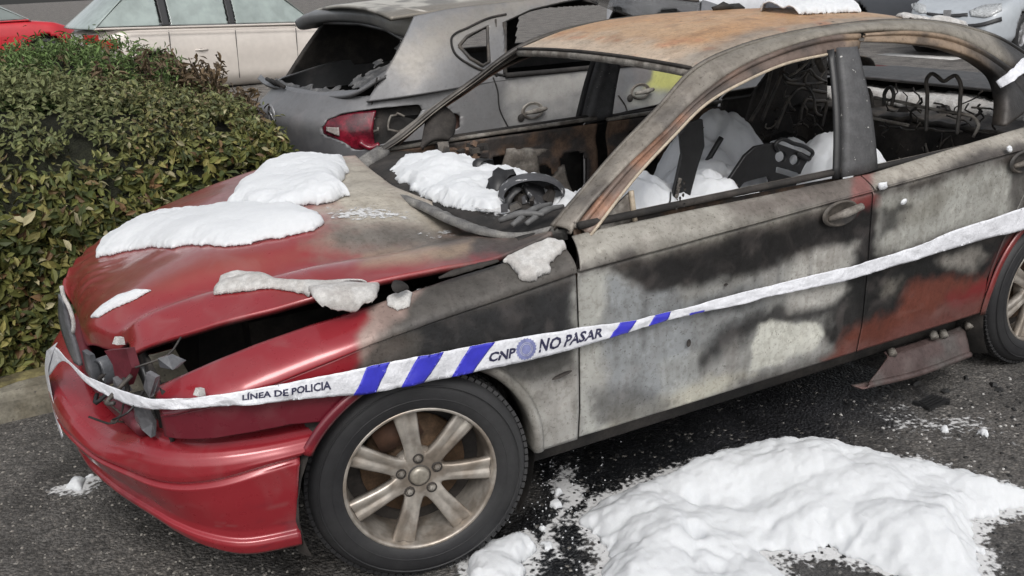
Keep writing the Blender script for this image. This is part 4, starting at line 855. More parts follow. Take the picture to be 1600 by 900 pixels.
heap(-1.3, -.6, -.6, .3, [], 0, .006, 50, 'little scrap of foam on the ground beyond the front bumper', poly=gpoly([(95,730),(108,712),(125,712),(138,735),(145,752),(128,752),(118,768),(100,765),(108,748),(95,742)]), H=.02, soft=.04, lumpy=.5)
for k, (a, b, s_) in enumerate([(862,790,8),(895,760,6),(850,860,9),(870,775,5),(905,757,5),(1540,678,7),(1475,672,4),(848,830,5)]):
    c = PZ(a, b, 0); pl = [(c[0]+s_*.0022*math.cos(t)*(1+.3*math.sin(3*t+k)), c[1]+s_*.0022*math.sin(t)*(1+.3*math.cos(2*t+k))) for t in np.linspace(0, 6.28, 12)[:-1]]
    heap(c[0]-.05, c[0]+.05, c[1]-.05, c[1]+.05, [], 0, .004, 60+k, 'tiny fleck of foam on the wet asphalt', 'foam_fleck', M_FOAM, [tuple(q) for q in pl], .012, .01, 'foam flecks on the wet asphalt')
# foam inside the cabin
heap(.33, 1.3, -.75, .9, [(*PZ(690,275,.9)[:2],.03,.12),(*PZ(740,300,.9)[:2],.025,.12),(*PZ(850,300,.9)[:2],.02,.1)], .885, .006, 71, 'bright white foam piled on the burnt dashboard', poly=gpoly([(604,268),(625,254),(660,252),(690,246),(720,256),(745,260),(765,262),(780,272),(800,270),(840,280),(880,298),(905,305),(892,322),(862,326),(845,318),(838,330),(800,322),(770,334),(740,330),(700,318),(655,300)], .9), H=.03, soft=.06, lumpy=.9)
Gz = np.array([[(x, y, .905+.0*x) for x in np.linspace(.36, 1.0, 130)] for y in np.linspace(-.72, .3, 160)]); film_on(Gz+.006*fbm(Gz, 20, 3, 3)[..., None], [(730,318),(790,312),(860,318),(885,325),(860,345),(800,348),(745,335)], 18, 'dirty froth between the dashboard foam and the screen corner', 12, 10)
for px, py, sc_ in ((785,292,.075),(752,262,.05),(800,312,.045)):
    c = PZ(px, py, .93); V, F = lathe([(.2,.35),(.6,.3),(.95,.05),(1,-.3),(.85,-.5)], 16); Vv = np.array([(v[0], v[1]*.9, v[2]*.8) for v in V])*sc_; Vv = Vv@rotz(.5).T+c; Vv += sc_*.45*np.stack([fbm(Vv, 18, 3, q_) for q_ in (2, 4, 6)], -1); mesh('charred_shell', Vv, F, M_BLACK, car)
heap(.85, 2.35, -.66, .62, [(1.0,-.46,.40,.40),(1.15,-.08,.37,.36),(1.28,-.38,.38,.36),(1.6,-.15,.34,.42),(1.93,.18,.46,.30),(1.75,.12,.40,.3),(2.05,-.1,.38,.3),(2.0,-.42,.42,.3),(1.2,.1,.2,.4)], .42, .012, 72, 'deep heap of bluish white foam covering the front seats', lumpy=3.2)
heap(2.72, 3.12, -.64, .62, [], .94, .010, 73, 'ragged strip of foam along the rear parcel shelf', poly=[(2.86,-.6),(2.82,.58),(3.06,.55),(3.06,-.6)], H=.03, soft=.05, lumpy=.9, m=M_FOAMD)
for px, py, r_, y in ((1381,290,.016,-.9),(1411,315,.011,-.9),(1578,233,.014,-.9)):
    c = PY(px, py, y); V, F = lathe([(.001,-r_),(.6*r_,-.85*r_),(r_,-.2*r_),(.9*r_,.5*r_),(.3*r_,.9*r_)], 14); Vv = np.array(V)*np.array([1.25, .55, .9])+c; Vv += r_*.75*np.stack([fbm(Vv, 45, 3, q_) for q_ in (3, 5, 7)], -1)
    mesh('foam_dab', Vv, F, M_FOAM, None, label={1381:'dab of foam stuck beside the front door handle', 1411:'small foam dab on the rear door crease', 1578:'foam dab by the rear door handle'}[px], cat='foam')

# ------------------------------------------------------------ police tape
te = np.array([(72,556),(82,538),(92,545),(100,557),(133,587),(167,601),(200,613),(233,622),(300,622),(340,616),(400,607),(490,590),(566,574),(650,557),(770,534),(800,529),(908,511),(985,501),(1044,487),(1090,475),(1177,452),(1200,447),(1300,422),(1333,415),(1440,382),(1484,362),(1600,324),(1700,285)], float)
be = np.array([(76,590),(88,570),(97,562),(107,567),(133,598),(167,618),(200,633),(233,640),(300,638),(340,635),(400,631),(490,622),(575,615),(650,600),(740,581),(800,569),(880,550),(950,529),(985,518),(1041,501),(1076,492),(1160,475),(1200,463),(1300,443),(1333,435),(1449,400),(1533,375),(1600,358),(1700,322)], float)
sx = np.concatenate([np.linspace(74, 240, 70), np.linspace(243, 1690, 360)])
def edge3(E, off, sx=sx):
    yy = np.interp(sx, E[:, 0], E[:, 1]); P = np.array([surf_hit(a, b, off) for a, b in zip(sx, yy)])
    for _ in range(6): Q = P.copy(); Q[1:-1] = (P[:-2]+P[1:-1]*2+P[2:])/4; P = Q
    return P
ET, EB = edge3(te, .016), edge3(be, .020)
tv = np.linspace(0, 1, 9)
TG = EB[None]*(1-tv[:, None, None])+ET[None]*tv[:, None, None]
rip = .004*np.sin(sx/17.)*np.sin(tv[:, None]*3)+.004*np.abs(noise(np.stack([np.tile(sx/14, (9, 1))+tv[:, None]*2.2, 0*TG[..., 0], 0*TG[..., 0]], -1), 1))+.008*fbm(np.stack([np.tile(sx/40, (9, 1)), np.tile(tv[:, None]*1.2, (1, len(sx))), 0*TG[..., 0]], -1), 1, 3, 4); TG[..., 1] -= np.abs(rip)
tape = grid('police_tape', TG, M_TAPE, None, .0006, flip=False, label='white police tape with blue bars stretched across the burnt red car', cat='police tape')
def on_tape(s, v, lift):
    i = np.clip(np.interp(s, sx, np.arange(len(sx))), 0, len(sx)-1.001); i0 = i.astype(int); f = i-i0; j = np.clip(v, 0, 1)*8; j = np.minimum(j, 7.999); j0 = j.astype(int); g = j-j0
    A = TG[j0, i0]*((1-f)*(1-g))[:, None]+TG[j0, i0+1]*(f*(1-g))[:, None]+TG[j0+1, i0]*((1-f)*g)[:, None]+TG[j0+1, i0+1]*(f*g)[:, None]
    n = np.cross(TG[4, np.minimum(i0+1, len(sx)-1)]-TG[4, i0], TG[8, i0]-TG[0, i0]); n /= np.linalg.norm(n, axis=1)[:, None]+1e-9; n *= np.where(((CAM-A)*n).sum(1) < 0, -1, 1)[:, None]
    return A+n*lift
for (ta, tb, ba, bb) in ((572,609,551,587),(653,693,626,662),(734,773,704,738),(968,993,952,980),(1023,1048,1013,1040)):
    v = np.linspace(.0, 1, 10); u = np.linspace(0, 1, 9); L_ = ba+(ta-ba)*v[:, None]; R_ = bb+(tb-bb)*v[:, None]; S_ = L_+(R_-L_)*u
    P = on_tape(S_.ravel(), np.repeat(v, 9), .0012).reshape(10, 9, 3); grid('blue_bar', P, M_BLUE, tape, .0003, flip=False)
v = np.linspace(0, .22, 4); S_ = 1076+(1100-1076)*np.linspace(0, 1, 8)+0*v[:, None]; P = on_tape(S_.ravel(), np.repeat(v, 8), .0012).reshape(4, 8, 3); grid('blue_bar', P, M_BLUE, tape, .0003)
def lettering(txt, s0, s1, v0, v1, m, name='lettering', shear=0., bold=.02, vclip=None):
    c = bpy.data.curves.new('t', 'FONT'); c.body = txt; c.size = 1; c.resolution_u = 2; c.offset = bold; o = bpy.data.objects.new('t', c); COL.objects.link(o)
    dg = bpy.context.evaluated_depsgraph_get(); me = bpy.data.meshes.new_from_object(o.evaluated_get(dg)); bpy.data.objects.remove(o)
    V = np.array([v.co for v in me.vertices]); F = [list(p.vertices) for p in me.polygons]; bpy.data.meshes.remove(me)
    a, b = V.min(0), V.max(0); U = (V-a)/(np.maximum(b-a, 1e-6)); vv = v0+(v1-v0)*U[:, 1]
    S = s0+(s1-s0)*U[:, 0]+shear*(U[:, 1]-.5)
    P = on_tape(S, vv, .0014); mesh(name, P, F, m, tape, smooth=False)
lettering('LÍNEA DE POLICIA', 378, 517, .34, .82, M_INK, bold=.03)
lettering('CNP', 763, 805, .26, .64, M_INK, shear=3, bold=.035)
lettering('NO PASAR', 842, 942, .24, .80, M_INK, shear=4, bold=.03)
for r0, r1, n_ in ((.30, .44, 40), (0, .22, 30), (.24, .28, 30)):   # round badge with a toothed rim
    V_, F_ = [], []
    for k in range(n_):
        t = 2*math.pi*k/n_; rr = r1*(1+(.12*(k % 2) if r1 > .4 else 0)); V_ += [(r0*math.cos(t), r0*math.sin(t)), (rr*math.cos(t), rr*math.sin(t))]
    F_ = [[2*k, 2*k+1, 2*((k+1) % n_)+1, 2*((k+1) % n_)] for k in range(n_)]
    V_ = np.array(V_); mesh('badge', on_tape(821+V_[:, 0]*32, .5+V_[:, 1]*.9, .0014), F_, M_EMB, tape, smooth=False)
# tail of tape wrapped over the far front corner, and the piece knotted on the rear pillar
E_ = [surf_hit(a, b, .012) for a, b in ((73,548),(71,565),(74,600),(84,645),(97,686))]; E2 = [surf_hit(a, b, .014) for a, b in ((90,535),(80,560),(78,598),(87,642),(99,682))]
o = grid('police_tape', loft([E_, E2], 50, 5), M_TAPE, None, .001, flip=True); tag(o, 'thin twisted end of white tape hanging down the far front corner of the bumper', 'police tape')
G = loft([pys([(1556,128,-.72),(1575,112,-.74),(1592,96,-.72),(1606,84,-.68)]), pys([(1563,137,-.74),(1580,128,-.77),(1600,112,-.76),(1612,100,-.7)])], 30, 8); G += .008*fbm(G, 20, 3, 4)[..., None]
o = grid('police_tape', G, M_TAPE, None, .001, flip=True); tag(o, 'white tape tied round the rear roof pillar', 'police tape')

# more of what the fire left in the cabin: hanging cables, springs, flakes; mirror mount triangle
cg = np.random.default_rng(77)
for k in range(34):
    px, py, yy = cg.uniform(1172, 1296), cg.uniform(92, 215), cg.uniform(.05, .6); p = PY(px, py, yy); t = np.linspace(0, 1, 9); L_ = cg.uniform(.06, .22); a_ = cg.uniform(0, 6.28)
    Q = p+np.stack([L_*t*math.cos(a_)+.015*np.sin(t*cg.uniform(4, 16)), .06*t*cg.normal(), L_*t*math.sin(a_)*.8+.015*np.cos(t*cg.uniform(4, 16))], 1)
    tube('seat_spring' if k % 3 else 'hanging_cable', Q, cg.uniform(.003, .007), [M_CHAR, M_SOOT, M_ASH, M_CHAR][k % 4], car, 4)
for k in range(22):
    px, py = cg.uniform(1372, 1560), cg.uniform(158, 205); p = PX(px, py, cg.uniform(2.5, 2.8)); t = np.linspace(0, 1, 7); Q = p+np.stack([.02*np.sin(9*t+k), .10*t*cg.normal(), .07*t*cg.normal()], 1)
    tube('seat_spring', Q, cg.uniform(.003, .006), [M_CHAR, M_SOOT, M_CHAR][k % 3], car, 4)
for k in range(16):
    p = PY(cg.uniform(1372, 1562), cg.uniform(128, 150), cg.uniform(-.3, .5)); p[0] = np.clip(p[0], 2.7, 3.05); p[2] = .955; v, f = box(p, cg.uniform(.03, .09, 3)*np.array([1, 1, .6]), rotz(cg.uniform(0, 3))@roty(cg.uniform(-.5, .5)), .7); mesh('charred_lump', v, f, M_SOOT, car, smooth=False)
G = loft([[PY(934, 354, -.79), PY(962, 322, -.775), PY(985, 300, -.765)], [PY(938, 360, -.79), PY(965, 352, -.785), PY(992, 345, -.78)]], 14, 10)
grid('mirror_mount', G, M_ASH, car, .01, flip=True)
tube('quarter_upright', pys([(986,298,-.77),(992,346,-.785)]), .009, MATS['bright_heat_faded_seal'], car, 6, 6)
G = loft([[(1.02, .66, .45), (1.05, .68, .70), (1.10, .66, .86)], [(1.45, .62, .45), (1.42, .66, .70), (1.36, .64, .84)]], 24, 16); G += .03*fbm(G, 9, 3, 9)[..., None]
grid('scorched_lining', G, M_ASH, car, .02, sdf=40*(fbm(G, 6, 2, 4)+.35))
for k in range(14):
    p = PZ(780+cg.uniform(-10, 80), 300+cg.uniform(-12, 34), .93); v, f = box(p, cg.uniform(.012, .045, 3), rotz(cg.uniform(0, 3))@roty(cg.uniform(0, 3)), .6); mesh('charred_lump', v, f, [M_SOOT, M_POD, M_CHAR][k % 3], car, smooth=False)

Gf_ = np.stack(list(np.meshgrid(np.linspace(.1, 1.3, 240), np.linspace(-1.4, -.5, 180)))+[np.zeros((180, 240))], -1)
film_on(Gf_, [(840,740),(900,720),(930,760),(905,800),(890,850),(900,890),(850,890),(835,840),(860,800)], 31, 'patchy froth on the black wet asphalt behind the front tyre', 30, 30, .004)
Gf_ = np.stack(list(np.meshgrid(np.linspace(1.5, 2.9, 240), np.linspace(-1.5, -.7, 180)))+[np.zeros((180, 240))], -1)
film_on(Gf_, [(1330,640),(1420,620),(1560,650),(1600,700),(1500,700),(1380,690)], 33, 'drying froth film on the asphalt below the hanging trim', 60, 30, .004)

# ------------------------------------------------------------ ground, kerb, hedge
xs_ = np.unique(np.concatenate([np.linspace(-60, -3, 12), np.linspace(-3, 4.5, 420), np.linspace(4.5, 90, 14)]))
ys_ = np.unique(np.concatenate([np.linspace(-30, -2.6, 8), np.linspace(-2.6, 1.2, 230), np.linspace(1.2, 110, 14)]))
X, Y = np.meshgrid(xs_, ys_); GG = np.stack([X, Y, 0*X], -1)
WET_SHADE = [((.010,.011,.013), 1, 26, [(835,700),(905,660),(1300,560),(1400,600),(1345,645),(1300,680),(1200,720),(1000,780),(930,840),(940,930),(820,930),(700,930),(760,860),(820,780)]),  # wet asphalt, with the shade under the car darkened into its colour
       ((.03,.03,.034), .85, 30, [(1100,620),(1400,590),(1440,640),(1330,700),(1100,700)]),
       ((.045,.043,.043), .7, 30, [(1180,840),(1310,850),(1530,900),(1560,860),(1620,840),(1640,980),(1150,980)]),
       ((.06,.055,.052), .6, 30, [(430,860),(560,880),(560,960),(400,960)]),
       ((.05,.048,.046), .6, 40, [(60,640),(260,850),(470,870),(470,820),(260,780),(120,620)])]
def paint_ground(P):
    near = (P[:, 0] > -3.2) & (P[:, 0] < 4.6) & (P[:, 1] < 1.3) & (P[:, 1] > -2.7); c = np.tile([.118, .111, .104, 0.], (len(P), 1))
    Q = P[near]; cc = c[near]; cc = lay(proj(Q), Q, cc, [(tuple(a)+(1,), b, s, p) for a, b, s, p in WET_SHADE], 30); 
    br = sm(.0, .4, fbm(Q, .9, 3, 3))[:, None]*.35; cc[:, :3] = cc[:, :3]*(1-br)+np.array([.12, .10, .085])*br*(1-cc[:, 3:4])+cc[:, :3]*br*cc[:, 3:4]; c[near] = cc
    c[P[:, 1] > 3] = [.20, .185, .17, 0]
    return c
m = bpy.data.materials.new('asphalt'); m.use_nodes = True; N = m.node_tree.nodes; L = m.node_tree.links; b = N['Principled BSDF']
def nd(t, **k):
    n = N.new(t)
    for a, v in k.items(): setattr(n, a, v)
    return n
tc = nd('ShaderNodeTexCoord'); at = nd('ShaderNodeAttribute'); at.attribute_name = 'Col'
def vor(sc, f='F1'):
    v = nd('ShaderNodeTexVoronoi'); v.inputs['Scale'].default_value = sc; v.feature = f; L.new(tc.outputs['Object'], v.inputs['Vector']); return v
def nz(sc, d=6):
    n = nd('ShaderNodeTexNoise'); n.inputs['Scale'].default_value = sc; n.inputs['Detail'].default_value = d; L.new(tc.outputs['Object'], n.inputs['Vector']); return n
def mr(o, a, c, d=0., e=1.):
    r = nd('ShaderNodeMapRange', interpolation_type='SMOOTHSTEP'); r.inputs[1].default_value = a; r.inputs[2].default_value = c; r.inputs[3].default_value = d; r.inputs[4].default_value = e; L.new(o, r.inputs[0]); return r.outputs[0]
def mx(a, bb, f, mode='MIX'):
    x = nd('ShaderNodeMix', data_type='RGBA', blend_type=mode)
    for s, v in ((x.inputs[6], a), (x.inputs[7], bb), (x.inputs[0], f)):
        if hasattr(v, 'is_output'): L.new(v, s)
        else: s.default_value = v if isinstance(v, float) else tuple(v)+(1,)
    return x.outputs[2]
v1 = vor(95); v2 = vor(210); n1 = nz(3.5); n2 = nz(38)
stone = nd('ShaderNodeSeparateColor'); L.new(v1.outputs['Color'], stone.inputs[0])
base = mx(at.outputs['Color'], mx(at.outputs['Color'], (.35, .35, .35), 1.0, 'MULTIPLY'), mr(v1.outputs['Distance'], .35, .75, 0, .6))
base = mx(base, mx(base, (1.8, 1.74, 1.65), 1.0, 'MULTIPLY'), mr(stone.outputs[0], .6, 1.0, 0, .55))
base = mx(base, (.36, .34, .31), mr(stone.outputs[1], .975, .985, 0, .6))
base = mx(base, mx(base, (.5, .5, .5), 1.0, 'MULTIPLY'), mr(n1.outputs[0], .42, .68)); base = mx(base, mx(base, (.6, .6, .6), 1.0, 'MULTIPLY'), mr(n2.outputs[0], .45, .65))
L.new(base, b.inputs['Base Color']); L.new(mr(at.outputs['Alpha'], 0, 1, .85, .30), b.inputs['Roughness'])
bp = nd('ShaderNodeBump'); bp.inputs['Distance'].default_value = .008; bp.inputs['Strength'].default_value = .8
ma = nd('ShaderNodeMath', operation='MULTIPLY_ADD'); L.new(v2.outputs['Distance'], ma.inputs[0]); ma.inputs[1].default_value = -.4; ma2 = nd('ShaderNodeMath', operation='SUBTRACT'); L.new(n2.outputs[0], ma2.inputs[0]); L.new(v1.outputs['Distance'], ma2.inputs[1]); L.new(ma2.outputs[0], ma.inputs[2])
L.new(ma.outputs[0], bp.inputs['Height']); L.new(bp.outputs[0], b.inputs['Normal'])
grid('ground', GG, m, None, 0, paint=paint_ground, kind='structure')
# pebbles and grit on the asphalt
def scatter(name, n, fn, size, m_, seed, label=None):
    r = np.random.default_rng(seed); V, F = [], []
    for k in range(n):
        c = fn(r); s = size*r.uniform(.4, 1.3); v, f = box((0, 0, 0), (s*r.uniform(.7, 1.4), s, s*.5), rotz(r.uniform(0, 6))@roty(r.uniform(-.4, .4)), .7); b0 = len(V); V += [list(q+np.array([c[0], c[1], s*.2])) for q in v]; F += [[i+b0 for i in q] for q in f]
    o = mesh(name, V, F, m_, None, smooth=False, kind='stuff'); return tag(o, label, None)
M_GRIT = mat('pale_grit', (.30,.28,.25), .8, scale=60); M_BIT = mat('charcoal_bits', (.02,.02,.02), .7, scale=60)
scatter('grit', 350, lambda r: PZ(r.uniform(0, 480), r.uniform(650, 920), 0), .007, M_GRIT, 1, 'loose pale grit scattered over the asphalt')
scatter('soapy_specks', 200, lambda r: PZ(r.normal(880, 45), r.normal(780, 50), 0), .0045, M_FOAM, 2, 'white specks of foam on the wet black asphalt by the front wheel')
scatter('charred_crumbs', 700, lambda r: PZ(r.uniform(820, 1600), r.uniform(600, 900), 0), .009, M_BIT, 3, 'black charred crumbs strewn on the asphalt beside the car')
scatter('pale_crumbs', 60, lambda r: PZ(r.uniform(1280, 1600), r.uniform(590, 740), 0), .007, M_FOAMD, 4, 'pale crumbs of ash on the asphalt below the rear door')
c = PZ(1456, 632, 0); P_ = []
for k in range(5): P_.append(box(c+np.array([0, -.03+.014*k, .012]), (.13-.01*k, .008, .012), rotz(.1)))
P_ += [box(c+np.array([-.05, 0, .008]), (.012, .08, .012), rotz(.1)), box(c+np.array([.04, 0, .008]), (.012, .08, .012), rotz(.2))]
v, f = join(P_); mesh('vent_grille', v, f, M_BLACK, None, smooth=False, label='black charred scrap of slatted plastic vent lying on the asphalt', cat='debris')
for k, (a, b_, s_) in enumerate(((1478,610,.02),(1552,600,.022),(1560,608,.016),(1430,598,.02),(1510,590,.014))):
    c = PZ(a, b_, .008); v, f = box(c, (s_*2, s_, .012), rotz(k)@roty(.3), .6)
    mesh('charred_scrap', v, f, M_BIT, None, smooth=False, label=['smallest flat charred scrap beside the black vent on the asphalt','angular charred scrap nearest the rear wheel','tiny charred scrap just below the one nearest the rear wheel','charred scrap between the hanging trim and the black vent','charred chip midway between the black vent and the rear wheel'][k], cat='debris')

M_KERB = mat('kerb_concrete', (.26,.24,.19), .85, scale=18, mott=.35, bump=.6, bdist=.008, col2=(.17,.15,.11), s2=5, scol=(.08,.07,.06), sth=.66, sscale=60)
M_MOSS = mat('mossy_concrete', (.22,.19,.08), .9, scale=25, mott=.4, bump=.6, bdist=.008, col2=(.12,.10,.05), s2=9)
kerb = empty('kerb', (0, 0, 0), 'x', 'kerb'); del kerb['label']; del kerb['category']; kerb['kind'] = 'structure'
for k in range(6):
    x0 = -5.2+k*.98; G = []
    for yy, zz in ((0, -.02), (.0, .085), (.006, .105), (.022, .12), (.15, .125), (.16, .02)):
        G.append([(x0+.006+t*.97, 1.00+.035*(x0+t)+yy, zz+.0) for t in np.linspace(0, 1, 26)])
    G = np.array(G); G += .006*fbm(G, 6, 3, k)[..., None]*np.array([0, 1, 1])
    grid('kerb_stone', G, M_KERB, kerb, .03, smooth=False, flip=False)
    G = np.array([[(x0+t, 1.10+.035*(x0+t)+yy+.03*noise(np.array([x0*3+t*9, 0, 0.])), .129+zz) for t in np.linspace(0, .98, 30)] for yy, zz in ((-.02, -.004), (0, .002), (.05, .006), (.07, 0))]); grid('moss_strip', G, M_MOSS, kerb, .006)
X, Y = np.meshgrid(np.linspace(-6, .50, 60), np.linspace(1.1, 3.4, 30)); Gs = np.stack([X, Y, .10+.02*fbm(np.stack([X, Y, 0*X], -1), 3, 3, 1)], -1)
grid('soil', Gs, mat('soil', (.06,.05,.035), .95, scale=30, mott=.4, bump=.8, bdist=.02), None, .05, kind='structure')

# hedge: dark twiggy core with many folded leaves over it
def hedge_height(x, y):
    P = np.stack([x, y, 0*x], -1)
    top = np.interp(x, [-6, -1.2, -.6, -.2, .2, .38, .50], [1.27, 1.27, 1.22, 1.14, 1.02, .86, .3])+.07*fbm(P, 3, 3, 5)
    f = np.clip((y-1.22)/.62, 0, 1); h = .18+(top-.18)*(1-(1-f)**2.8)
    b = np.clip((3.15-y)/.25, 0, 1); return np.where(y < 1.22, 0, h*np.sqrt(b))
def leafmat(name):
    m = bpy.data.materials.new(name); m.use_nodes = True; N = m.node_tree.nodes; L = m.node_tree.links; b = N['Principled BSDF']
    at = N.new('ShaderNodeAttribute'); at.attribute_name = 'Col'; L.new(at.outputs[0], b.inputs['Base Color']); b.inputs['Roughness'].default_value = .6; b.inputs['Specular IOR Level'].default_value = .3
    b.inputs['Transmission Weight'].default_value = 0; return m
M_LEAF = leafmat('leaf'); M_TWIG = mat('twig', (.07,.05,.03), .9, scale=40)
def leaves(name, C, Nrm, size, cols, parent, seed, asp=.42, jit=.8, kind='stuff'):
    r = np.random.default_rng(seed); n = len(C); d = Nrm+r.normal(0, jit, (n, 3)); d /= np.linalg.norm(d, axis=1)[:, None]
    a = np.cross(d, r.normal(0, 1, (n, 3))); a /= np.linalg.norm(a, axis=1)[:, None]; b = np.cross(d, a); s = size*r.uniform(.55, 1.35, (n, 1)); w = s*asp*r.uniform(.8, 1.2, (n, 1))
    V = np.stack([C-a*s*.5, C-a*s*.1+b*w*.5+d*s*.10, C+a*s*.22+b*w*.42+d*s*.09, C+a*s*.5-d*s*.10, C+a*s*.22-b*w*.42+d*s*.09, C-a*s*.1-b*w*.5+d*s*.10, C+a*s*.05], 1).reshape(-1, 3)
    i = np.arange(n)[:, None]*7; F = np.concatenate([i+np.array([[0, 1, 6, 5]]), i+np.array([[1, 2, 3, 6]]), i+np.array([[6, 3, 4, 5]])])
    c = cols(C, r); c = np.repeat(c, 7, 0)
    return mesh(name, V, F, M_LEAF, parent, col=np.concatenate([c, np.ones((len(c), 1))], 1), smooth=False, kind=kind)
hedge = empty('hedge', (-1, 1.3, .1), 'dense olive green hedge with small oval leaves behind the kerb', 'hedge')
hp = np.array([-1, 1.3, .1])
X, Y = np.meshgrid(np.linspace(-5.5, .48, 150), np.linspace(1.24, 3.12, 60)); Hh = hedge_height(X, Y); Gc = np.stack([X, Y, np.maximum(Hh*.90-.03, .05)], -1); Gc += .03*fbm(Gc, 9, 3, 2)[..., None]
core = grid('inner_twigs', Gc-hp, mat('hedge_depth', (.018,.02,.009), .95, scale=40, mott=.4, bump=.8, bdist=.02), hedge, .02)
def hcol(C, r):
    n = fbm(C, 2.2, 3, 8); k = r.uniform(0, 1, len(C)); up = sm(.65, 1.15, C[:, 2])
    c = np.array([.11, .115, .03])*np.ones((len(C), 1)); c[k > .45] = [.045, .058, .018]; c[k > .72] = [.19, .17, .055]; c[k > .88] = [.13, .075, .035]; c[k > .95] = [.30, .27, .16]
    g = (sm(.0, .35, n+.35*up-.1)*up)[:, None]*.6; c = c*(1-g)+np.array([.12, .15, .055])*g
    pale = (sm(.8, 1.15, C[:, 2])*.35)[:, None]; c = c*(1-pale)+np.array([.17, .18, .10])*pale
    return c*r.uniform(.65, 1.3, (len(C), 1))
r = np.random.default_rng(3); n = 72000
x = r.uniform(-2.9, .49, n); y = 1.22+(r.uniform(0, 1, n)**1.7)*1.92; h = hedge_height(x, y); e = 1e-2
nx = -(hedge_height(x+e, y)-h)/e; ny = -(hedge_height(x, y+e)-h)/e; Nn = np.stack([nx, ny, 1+0*x], 1); Nn /= np.linalg.norm(Nn, axis=1)[:, None]
# drop some so that dark gaps remain; clump the rest
C = np.stack([x, y, h], 1)+Nn*r.normal(-.01, .035, (n, 1)); C[:, 2] -= (np.abs(Nn[:, 2]) < .5)*r.uniform(0, .12, n); keep = (noise(C, 11, 4)+.5*noise(C, 25, 6) > -.42) & (C[:, 2] > .1)
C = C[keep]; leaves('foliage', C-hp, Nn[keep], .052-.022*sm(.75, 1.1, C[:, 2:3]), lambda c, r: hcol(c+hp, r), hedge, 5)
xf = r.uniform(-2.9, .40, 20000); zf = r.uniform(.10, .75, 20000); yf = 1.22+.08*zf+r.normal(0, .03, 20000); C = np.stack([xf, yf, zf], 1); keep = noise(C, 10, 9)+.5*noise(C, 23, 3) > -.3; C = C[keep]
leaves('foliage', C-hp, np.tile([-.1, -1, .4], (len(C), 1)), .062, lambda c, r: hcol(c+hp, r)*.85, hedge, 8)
# longer shoots standing out of the top
def shoot(base, h, lean, parent, off, seed, nl=22, ls=.045):
    r = np.random.default_rng(seed); t = np.linspace(0, 1, 7)[:, None]; P = base+np.array([0, 0, h])*t+np.array([lean[0], lean[1], 0])*t**2
    Vt, Ft = tube(None, P-off, .003, None, None, 4); C = P[r.integers(1, 7, nl)]+r.normal(0, .018, (nl, 3)); return Vt, Ft, C
Vs, Fs, Cs = [], [], []
for k in range(150):
    if k < 70: px, py, hh = r.uniform(230, 400), 0, r.uniform(.10, .28)
    else: px, py, hh = r.uniform(0, 400), 0, r.uniform(.06, .18)
    bx = -.8+1.2*(px/400.)+r.uniform(-.1, .1); by = r.uniform(2.0, 2.9); b0 = np.array([bx, by, float(hedge_height(np.array([bx]), np.array([by]))[0])-.05])
    v, f, c_ = shoot(b0, hh, r.normal(0, .05, 2), hedge, hp, 100+k); nb = len(Vs); Vs += [list(q) for q in v]; Fs += [[i+nb for i in q] for q in f]; Cs.append(c_)
mesh('shoots', Vs, Fs, M_TWIG, hedge, kind='stuff'); Cs = np.concatenate(Cs)
leaves('shoot_leaves', Cs-hp, np.tile([0, -.3, 1], (len(Cs), 1)), .05, lambda c, r: (np.array([.10, .07, .04])*np.ones((len(c), 1)))*r.uniform(.5, 1.5, (len(c), 1)), hedge, 9, asp=.35)
# a paler, finer shrub growing through the hedge at upper left
shrub = empty('shrub', (-.5, 2.3, .1), 'fresh green bushy shrub with fine narrow leaves rising behind the hedge', 'shrub'); sp = np.array([-.5, 2.3, .1])
n = 16000; d = r.normal(0, 1, (n, 3)); d /= np.linalg.norm(d, axis=1)[:, None]; d[:, 2] = np.abs(d[:, 2]); C = np.stack([-.50+.62*d[:, 0], 2.45+.42*d[:, 1], 1.0+.33*d[:, 2]], 1)*1.0+r.normal(0, .04, (n, 3))
C = C[noise(C, 9, 2)+.5*noise(C, 21, 8) > -.4]
leaves('foliage', C-sp, (C-np.array([-.5, 2.45, .8])), .038, lambda c, r: np.array([.10, .15, .05])*r.uniform(.45, 1.5, (len(c), 1)), shrub, 10, asp=.22)
X = np.linspace(0, 2*math.pi, 30); G = np.array([[(-.5+.56*a*math.cos(t), 2.45+.36*a*math.sin(t), 1.0+.28*math.sqrt(max(0, 1-a*a))) for t in X] for a in np.linspace(.02, 1, 10)]); grid('inner_twigs', G-sp, MATS['hedge_depth'], shrub, .02, flip=True)
for k in range(8): a = r.uniform(0, 6.28); tube('stem', np.array([(-.5, 2.4, .1), (-.5+.15*math.cos(a), 2.4+.1*math.sin(a), .6), (-.5+.3*math.cos(a), 2.4+.25*math.sin(a), 1.05)])-sp, .012, M_TWIG, shrub, 5)

